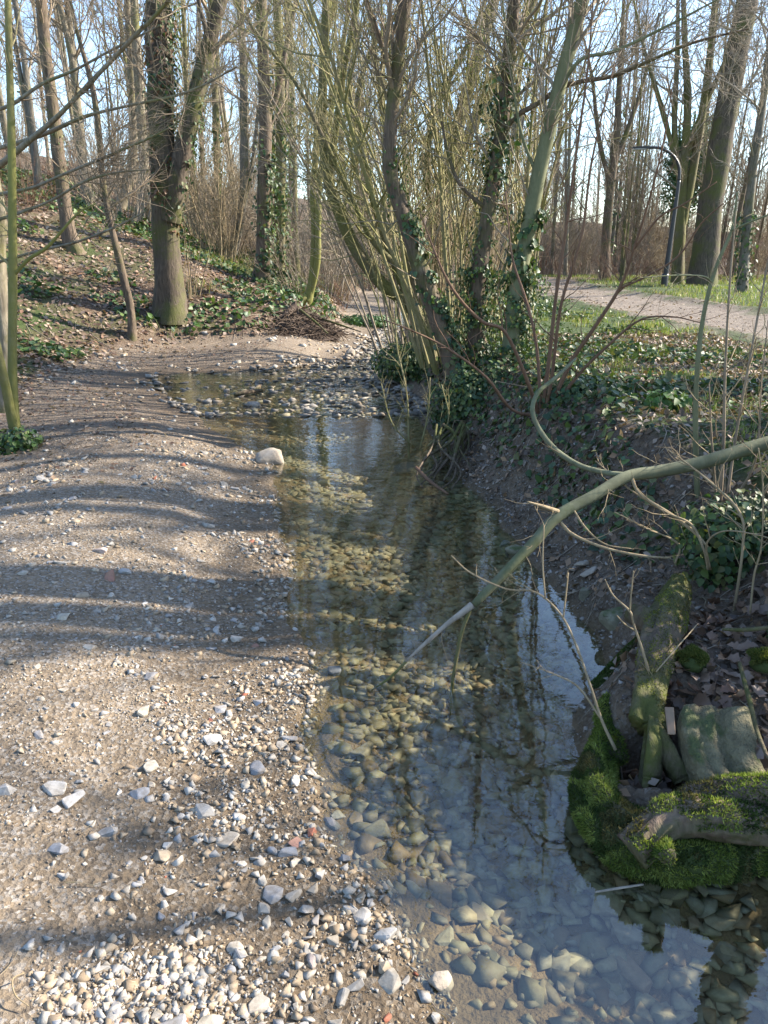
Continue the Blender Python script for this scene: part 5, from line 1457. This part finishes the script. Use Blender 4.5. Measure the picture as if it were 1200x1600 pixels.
M_ROOT = bark('root_wood', (.04, .03, .02), (.15, .11, .075), (.055, .075, .02), .75, 1.0, .012)
M_ROOT_BARE = bark('root_bare', (.06, .042, .03), (.21, .155, .11), (.09, .10, .03), .35, 1.0, .012)
M_CUT = flat_mat('cut_wood', (.24, .16, .10), .8)
def O(px, py, z): return tuple(onz(px, py, z))
base = np.array(O(1010, 1290, 0.1))
rt_ = empty('tree_root', tuple(base), 'thick moss-covered tree root curving out of the bank into the water', 'tree root')
gm_ = Geo()
segs = []
for nm, pts, rs, mat, mossn, lump in [
    ('root', [O(955, 1120, .10), O(938, 1170, .09), O(928, 1225, .09), O(942, 1270, .08), O(985, 1305, .07), O(1040, 1322, .06), O(1110, 1325, .05), O(1180, 1318, .04), O(1240, 1312, .03)], [.04, .05, .06, .07, .08, .085, .08, .075, .065], M_ROOT, 48000, .30),
    ('root', [O(985, 1330, .09), O(1040, 1285, .14), O(1085, 1278, .16), O(1140, 1286, .17), O(1200, 1292, .17), O(1270, 1300, .17)], [.05, .050, .048, .046, .044, .042], M_ROOT_BARE, 14000, .2),
    ('root', [O(1050, 1290, .10), O(1085, 1262, .14), O(1130, 1252, .17), O(1180, 1246, .2), O(1250, 1240, .24)], [.05, .055, .06, .06, .055], M_ROOT_BARE, 9000, .2),
    ('root', [O(958, 1190, .09), O(945, 1120, .13), O(952, 1092, .15)], [.04, .035, .02], M_ROOT, 4000, .3)]:
    o, P, r = log_part(nm, pts, rs, mat, rt_, base, 30, lump * 1.3)
    V, T, C = moss_on(o, mossn, base, thr=.12 if mat is M_ROOT else .48)
    gm_.add(V, [T], C)
o, P, r = log_part('cut_stub', [O(1030, 1318, .09), O(1040, 1330, .13), O(1044, 1338, .16)], [.030, .027, .022], M_ROOT_BARE, rt_, base, 14, .15)
V, T, C = moss_on(o, 2500, base, thr=.35); gm_.add(V, [T], C)
tag(link('moss', gm_.mesh('moss', M_MOSS), rt_), kind='stuff')

base = np.array(O(1030, 1050, .3))
lg = empty('broken_log', tuple(base), 'upright broken hollow log with moss, its split shell open towards the water', 'log')
gm_ = Geo()
for nm, pts, rs, mat, mn in [('log', [O(1062, 915, .40), O(1048, 960, .38), O(1030, 1010, .35), O(1018, 1055, .31), O(1010, 1100, .27), O(1006, 1135, .23)], [.05, .056, .052, .044, .042, .05], M_DEADWOOD, 12000),
                             ('branch_stub', [O(1035, 985, .36), O(1005, 968, .34), O(985, 962, .30)], [.05, .045, .03], M_DEADWOOD, 1800)]:
    o, P, r = log_part(nm, pts, rs, mat, lg, base, 28, .4)
    V, T, C = moss_on(o, mn, base, thr=.52, cols=((.10, .11, .025), (.17, .18, .04), (.12, .11, .04)), len_=(.004, .010)); gm_.add(V, [T], C)
# the open shell: half tubes with thickness
def half_tube(name, pts, rs, a0, a1, th, mat, parent, base, k=14):
    P, r = catmull(np.array(pts, float), np.array(rs, float), 7); n = len(P)
    T = norm(np.gradient(P, axis=0)); A = norm(np.cross(T, [0, 0, 1.])); B = np.cross(T, A)
    ang = np.linspace(a0, a1, k); s = rng.random() * 40
    wob = 1 + .22 * (vnoise(ang[None] * 1.6 + s, np.arange(n)[:, None] * .5 + s, 3) - .5) + .1 * (vnoise(ang[None] * 6 + s, np.arange(n)[:, None] * .9, 5) - .5)
    def ring(q): return (P[:, None] + (r[:, None] * wob * q)[..., None] * (np.cos(ang)[None, :, None] * A[:, None] + np.sin(ang)[None, :, None] * B[:, None])).reshape(-1, 3)
    # ragged lower end
    V = np.vstack([ring(1.0), ring(1 - th)])
    rag = (vnoise(ang * 4 + s, ang * 0, 8) - .5) * .05
    for off in (0, n * k):
        V[off + (n - 1) * k: off + n * k] += T[-1][None] * rag[:, None]
    j = np.arange(n - 1)[:, None] * k; a = np.arange(k - 1)[None]
    q1 = np.stack([j + a, j + a + 1, j + k + a + 1, j + k + a], -1).reshape(-1, 4); q2 = q1[:, ::-1] + n * k
    M = n * k
    e = np.arange(n - 1) * k
    side1 = np.stack([e, e + k, e + k + M, e + M], 1); side2 = np.stack([e + k - 1, e + k - 1 + M, e + 2 * k - 1 + M, e + 2 * k - 1], 1)
    c = np.arange(k - 1); end = (n - 1) * k
    cap = np.stack([end + c, end + c + 1, end + c + 1 + M, end + c + M], 1); cap0 = np.stack([c + M, c + 1 + M, c + 1, c], 1)
    return link(name, np_mesh(name, V - base, [np.vstack([q1, q2, side1, side2, cap, cap0])], mat), parent)
half_tube('bark_shell', [O(1008, 1125, .25), O(1003, 1165, .20), O(998, 1205, .13), O(996, 1225, .10)], [.05, .062, .066, .060], 1.6, 4.5, .22, M_DEADWOOD, lg, base)
half_tube('bark_shell', [O(1022, 1122, .26), O(1045, 1160, .20), O(1068, 1200, .14), O(1078, 1215, .12)], [.045, .058, .06, .05], -.9, 1.5, .2, M_DEADWOOD, lg, base)
tag(link('moss', gm_.mesh('moss', M_MOSS), lg), kind='stuff')

base = np.array(O(970, 1040, .1))
lg2 = empty('mossy_log', tuple(base), 'short dark green mossy log sloping from the bank into the water', 'log')
o, P, r = log_part('log', [O(1012, 998, .20), O(985, 1022, .13), O(958, 1050, .06), O(930, 1078, -.02)], [.034, .036, .036, .034], M_ROOT, lg2, base, 26, .35)
V, T, C = moss_on(o, 9000, base, thr=.2, cols=((.03, .055, .012), (.05, .085, .018), (.08, .11, .02)), len_=(.005, .012)); g = Geo(); g.add(V, [T], C)
tag(link('moss', g.mesh('moss', M_MOSS), lg2), kind='stuff')

for (px, py, z, s, lab) in [(1085, 1028, .33, .045, 'round bright moss cushion among the dead leaves'), (1196, 1030, .36, .05, 'moss cushion cut by the right edge among dead leaves')]:
    b = np.array(O(px, py, z))
    rootm = empty('moss_cushion', tuple(b), lab, 'moss')
    P = np.array([b + [0, 0, -.03], b + [0, 0, -.008], b + [0, 0, .012], b + [0, 0, .022]]); r = np.array([s, s * .95, s * .7, s * .2])
    link('cushion', trunk_mesh('cushion', P, r, 14, M_ROOT, 0, .3, 0, b, capend=True), rootm)
    v = norm(rng.normal(size=(6000, 3)) + [0, 0, .6]); p = b + v * np.array([s * 1.1, s * .85, .026]) * (.62 + .75 * vnoise(v[:, 0] * 2.3 + px, v[:, 1] * 2.3 + v[:, 2] * 1.7, 7))[:, None]
    d = norm(v + rng.normal(size=v.shape) * .5); ss_ = norm(np.cross(d, rng.normal(size=v.shape))) * .0016; L = .006 + .008 * rng.random((6000, 1))
    V = np.stack([p - ss_, p + ss_, p + d * L], 1).reshape(-1, 3) - b
    cc = np.array([(.06, .085, .018), (.10, .125, .028), (.15, .15, .045)])[rng.integers(0, 3, 6000)]
    g = Geo(); g.add(V, [np.arange(18000).reshape(-1, 3)], np.repeat(cc, 3, axis=0)); tag(link('moss', g.mesh('moss', M_MOSS), rootm), kind='stuff')

# carved stone with two rounded mouldings and a deep groove between
def carved_stone():
    prof = [(-.105, .0), (-.107, .05), (-.103, .078), (-.092, .090), (-.076, .092), (-.064, .085), (-.057, .078), (-.048, .078), (-.036, .085), (-.020, .087), (-.008, .078), (-.003, .072), (.004, .067), (.012, .070), (.020, .084), (.034, .094), (.058, .099), (.082, .095), (.100, .078), (.107, .03), (.107, .0)]
    n_l = 26; Lh = .135
    pr = []
    for i in range(len(prof) - 1):
        for t in np.linspace(0, 1, 3, endpoint=False):
            pr.append((prof[i][0] * (1 - t) + prof[i + 1][0] * t, prof[i][1] * (1 - t) + prof[i + 1][1] * t))
    pr.append(prof[-1]); pr = np.array(pr); k = len(pr)
    ts = np.linspace(-1, 1, n_l); V = []
    for t in ts:
        sc = 1 - .10 * max(0, abs(t) - .75) / .25
        yy = t * Lh + .012 * (vnoise(pr[:, 0] * 30, np.full(k, t * 4), 5) - .5) * (abs(t) > .9)
        x_ = pr[:, 0] * (1 + .12 * t) * sc + .02 * t * t; z_ = pr[:, 1] * sc
        nn = .010 * fbm(pr[:, 0] * 28 + z_ * 20, yy * 28, 88) + .009 * fbm(pr[:, 0] * 80, yy * 80 + z_ * 60, 89)
        V.append(np.stack([x_ + nn, yy, z_ + nn * (z_ > .005)], 1))
    V = np.concatenate(V)
    j = np.arange(n_l - 1)[:, None] * k; a = np.arange(k - 1)[None]
    Q = np.stack([j + a, j + k + a, j + k + a + 1, j + a + 1], -1).reshape(-1, 4)
    # ends
    nV = len(V); V = np.vstack([V, [[0, -Lh * .99, .02], [0, Lh * .99, .02]]])
    c = np.arange(k - 1); e1 = np.stack([np.full(k - 1, nV), c, c + 1], 1); e2 = np.stack([np.full(k - 1, nV + 1), (n_l - 1) * k + c + 1, (n_l - 1) * k + c], 1)
    return np_mesh('carved_stone', V, [np.vstack([e1, e2]), Q], plain_stone('carved_limestone', (.085, .075, .04), (.27, .235, .13), .44, .03))
q = onz(1122, 1172, .22)
cs = link('carved_stone', carved_stone(), None, (q[0], q[1], q[2] - .03))
cs.rotation_euler = (R(24), R(-3), R(-8))
tag(cs, 'grooved carved stone block, lichened and mossy, lying between the roots and the dead leaves', 'carved stone')
me = bpy.data.meshes.new('chip'); bm = bmesh.new(); bmesh.ops.create_cube(bm, size=1)
for v in bm.verts: v.co = Vector((v.co.x * .022 * (1 + .2 * (v.co.y > 0)), v.co.y * .085, v.co.z * .007 + .004 * v.co.x))
bmesh.ops.bevel(bm, geom=list(bm.edges), offset=.0015, segments=1, affect='EDGES'); bm.to_mesh(me); bm.free(); me.materials.append(flat_mat('chip_wood', (.19, .13, .085), .8))
q = onz(1048, 1122, .30); ch = link('wood_chip', me, None, (q[0], q[1], q[2] - .01)); ch.rotation_euler = (R(40), 0, R(-8)); tag(ch, 'pale flat wood chip stuck upright beside the carved stone', 'wood chip')
# roots laid bare under the ivy at the water's edge
rts = []
for i in range(16):
    x0, y0 = 715 + rng.normal() * 18, 672 + rng.normal() * 10
    x1, y1 = 690 + rng.normal() * 26, 752 + rng.normal() * 10
    a, b = at(x0, y0, 6.5 + rng.normal() * .08), onz(x1, y1, .0)
    m1 = a * .6 + b * .4 + rng.normal(size=3) * [.05, .05, .02] + [0, -.06, .04]; m2 = a * .25 + b * .75 + rng.normal(size=3) * [.05, .05, .02] + [0, -.05, 0]
    rts.append(catmull(np.array([a, m1, m2, b]), np.array([.012, .010, .007, .004]) * (.6 + rng.random()), 6))
b0 = rts[0][0][0].copy()
er = empty('exposed_roots', tuple(b0), 'brown roots laid bare under the ivy mass at the edge of the water', 'roots')
for P, r in rts:
    link('root', trunk_mesh('root', P, r, 7, M_DEADWOOD, 0, .2, 0, b0, capend=True), er)
def stick(name, label, pts, rs, mat, cat='stick'):
    P, r = catmull(np.array(pts), np.array(rs), 6); b = P[0].copy()
    o = link(name, trunk_mesh(name, P, r, 8, mat, 0, .15, 0, b, capend=True), None, tuple(b)); return tag(o, label, cat)
stick('stick', 'dark knobbly stick lying on the dead leaves at the right edge', [O(1155, 1035, .38), O(1170, 1090, .37), O(1182, 1140, .36), O(1200, 1185, .35)], [.006, .007, .006, .005], M_DEADWOOD)
stick('stick', 'dark stick lying level on the litter under the ivy clump', [O(1128, 983, .40), O(1165, 984, .41), O(1225, 978, .43)], [.006, .008, .008], M_DEADWOOD)
stick('stick', 'pale stick floating in the water at the tip of the mossy roots', [O(930, 1394, .004), O(965, 1388, .006), O(1005, 1382, .01)], [.003, .004, .003], M_WOOD_PALE)
stick('stick', 'reddish stick slanting into the water under the ivy bank', [O(650, 730, .12), O(672, 752, .06), O(700, 772, .0)], [.012, .012, .008], M_TWIG_RED)
stick('stick', 'thin twig curved in a hook on the gravel at the lower left corner', [O(38, 1520, .115), O(20, 1530, .12), O(24, 1555, .12), O(45, 1572, .11)], [.0015, .0018, .0018, .0012], M_TWIG_STRAW, 'twig')
stick('stick', 'dark driftwood stick lying in the far shallows left of the riffle', [O(366, 617, .01), O(385, 613, .03), O(410, 610, .02)], [.02, .03, .02], M_DEADWOOD)
stick('stick', 'thin pale twig crossing the dead leaves above the moss cushion', [O(1025, 1050, .36), O(1055, 1015, .40), O(1090, 975, .42)], [.002, .0025, .002], M_TWIG_STRAW, 'twig')
stick('fallen_log', 'fallen mossy log lying on the slope left of the dark double trunk', [at(118, 345, 20), at(165, 352, 19.5), at(205, 366, 19)], [.10, .11, .09], M_DEADWOOD, 'log')

# ------------------------------------------------------------------ root mound with its tangle of twigs
mx, my = -1.75, 15.2
mb = np.array([mx, my, h1(mx, my)])
mound = empty('root_mound', tuple(mb), 'reddish mound of soil, roots and twigs below the small twin-stemmed tree', 'root mound')
u = np.linspace(0, 1, 16); a = np.arange(40) / 40 * 2 * np.pi
U, A_ = np.meshgrid(u, a, indexing='ij')
rx = .9 * U; zz = .40 * (1 - sstep(U)) * (1 + .3 * np.cos(A_ - 2.2)) + .14 * fbm(np.cos(A_) * U * 4 + 3, np.sin(A_) * U * 4, 93) - .12 * U
Vm = np.stack([rx * np.cos(A_) * 1.0, rx * np.sin(A_) * .9 + .3 * (1 - U), zz], -1).reshape(-1, 3)
j = np.arange(15)[:, None] * 40; c = np.arange(40)[None]; c2 = (c + 1) % 40
M_SOIL = flat_mat('mound_soil', (.075, .052, .038), .95)
link('soil', np_mesh('soil', Vm, [np.stack([j + c, j + c2, j + 40 + c2, j + 40 + c], -1).reshape(-1, 4)], M_SOIL), mound)
n = 1000
aa = rng.random(n) * 6.283; uu = np.sqrt(rng.random(n)) * .95
p0 = np.stack([uu * .9 * np.cos(aa), uu * .8 * np.sin(aa) + .3 * (1 - uu), (.42 * (1 - sstep(uu)) - .02)], 1)
d = norm(np.stack([np.cos(aa) + rng.normal(size=n) * .8, np.sin(aa) + rng.normal(size=n) * .8, -.35 + rng.normal(size=n) * .35], 1))
P = np.zeros((n, 5, 3)); P[:, 0] = p0; L = .15 + .4 * rng.random(n)
for k in range(1, 5):
    d = norm(d + rng.normal(size=(n, 3)) * .25); P[:, k] = P[:, k - 1] + d * (L / 4)[:, None]
V, Q = tubes(P, (.006 + .008 * rng.random(n))[:, None] * np.linspace(1, .4, 5)[None], 3)
g = Geo(); g.add(V, [Q]); tag(link('twigs', g.mesh('twigs', M_TWIG_LITTER), mound), kind='stuff')
for pts in [[(.1, .1, .4), (.45, -.4, .2), (.7, -.75, .02)], [(.3, .2, .3), (.8, -.1, .16), (1.3, -.35, .02)]]:
    P, r = catmull(np.array(pts), np.linspace(.03, .012, len(pts)), 6); link('root', trunk_mesh('root', P, r, 8, M_DEADWOOD, 0, .2), mound)

# ------------------------------------------------------------------ the lamp post by the footpath
lp = [at(1037, 452, 26), at(1043, 410, 26), at(1050, 360, 26), at(1057, 312, 26), at(1061, 282, 26), at(1061, 262, 26), at(1054, 246, 26), at(1042, 236, 26), at(1028, 231, 26), at(1010, 230.5, 26)]
lp = [np.array(p) for p in lp]; lp[0][2] = h1(lp[0][0], 26) - .1
b = lp[0].copy(); lamp = empty('street_lamp', tuple(b), 'dark curved lamp post with a slim flat head beside the footpath', 'street lamp')
P, r = catmull(np.array(lp[:5]), np.array([.085, .085, .075, .06, .052]), 8); link('post', trunk_mesh('post', P, r, 14, M_LAMP, 0, 0, 0, b, capend=True), lamp)
P, r = catmull(np.array(lp[4:]), np.array([.052, .05, .046, .044, .042, .04]), 8); link('arm', trunk_mesh('arm', P, r, 12, M_LAMP, 0, 0, 0, b, capend=True), lamp)
hd = at(1001, 230.5, 26)
me = bpy.data.meshes.new('lamp_head'); bm = bmesh.new(); bmesh.ops.create_cube(bm, size=1)
for v in bm.verts: v.co = Vector((v.co.x * .52, v.co.y * .2 * (1 - .25 * (v.co.x < 0)), v.co.z * .075 * (1 - .35 * (v.co.x < 0))))
bmesh.ops.bevel(bm, geom=list(bm.edges), offset=.015, segments=2, affect='EDGES'); bm.to_mesh(me); bm.free(); me.materials.append(M_LAMP)
lamp_head = link('lamp_head', me, lamp, tuple(hd - b))
me = bpy.data.meshes.new('lens'); bm = bmesh.new(); bmesh.ops.create_cube(bm, size=1)
for v in bm.verts: v.co = Vector((v.co.x * .36, v.co.y * .13, v.co.z * .02))
bm.to_mesh(me); bm.free(); me.materials.append(M_LAMP_GLASS); link('lens', me, lamp_head, (0, 0, -.045))
P, r = catmull(np.array([lp[0], lp[0] + [0, 0, .5]]), np.array([.11, .11]), 4); link('base_sleeve', trunk_mesh('base_sleeve', P, r, 14, M_LAMP, 0, 0, 0, b, capend=True), lamp)

# evergreen crown far beyond the path
yew = empty('evergreen_tree', (15.9, 43, h1(15.9, 43)), 'dark evergreen tree far back between the bare trunks beyond the path', 'tree')
g = Geo(); n = 7000; v = norm(rng.normal(size=(n, 3))); q = rng.random(n) ** .5
p = v * q[:, None] * np.array([1.5, 1.4, 2.6]) * (.65 + .6 * vnoise(v[:, 0] * 3 + 5, v[:, 2] * 3 + v[:, 1], 5))[:, None] + [0, 0, 5.4]
V, T, C = scatter_leaves(p, v + rng.normal(size=(n, 3)) * .7, rng.normal(size=(n, 3)) + [0, 0, -.5], .09 + .08 * rng.random(n), pick([(.04, .09, .035), (.06, .115, .045)], n, .3)); g.add(V, [T], C)
tag(link('crown', g.mesh('crown', M_IVY), yew), kind='stuff')
P, r = catmull(np.array([(0, 0, -.2), (.05, 0, 3), (0, .1, 8)]), np.array([.2, .15, .04]), 6); link('trunk', trunk_mesh('trunk', P, r, 8, M_BARK_DARK, .4), yew)

print('objects', len(bpy.data.objects), 'tris', sum(len(m.loops) - 2 * len(m.polygons) for m in bpy.data.meshes))
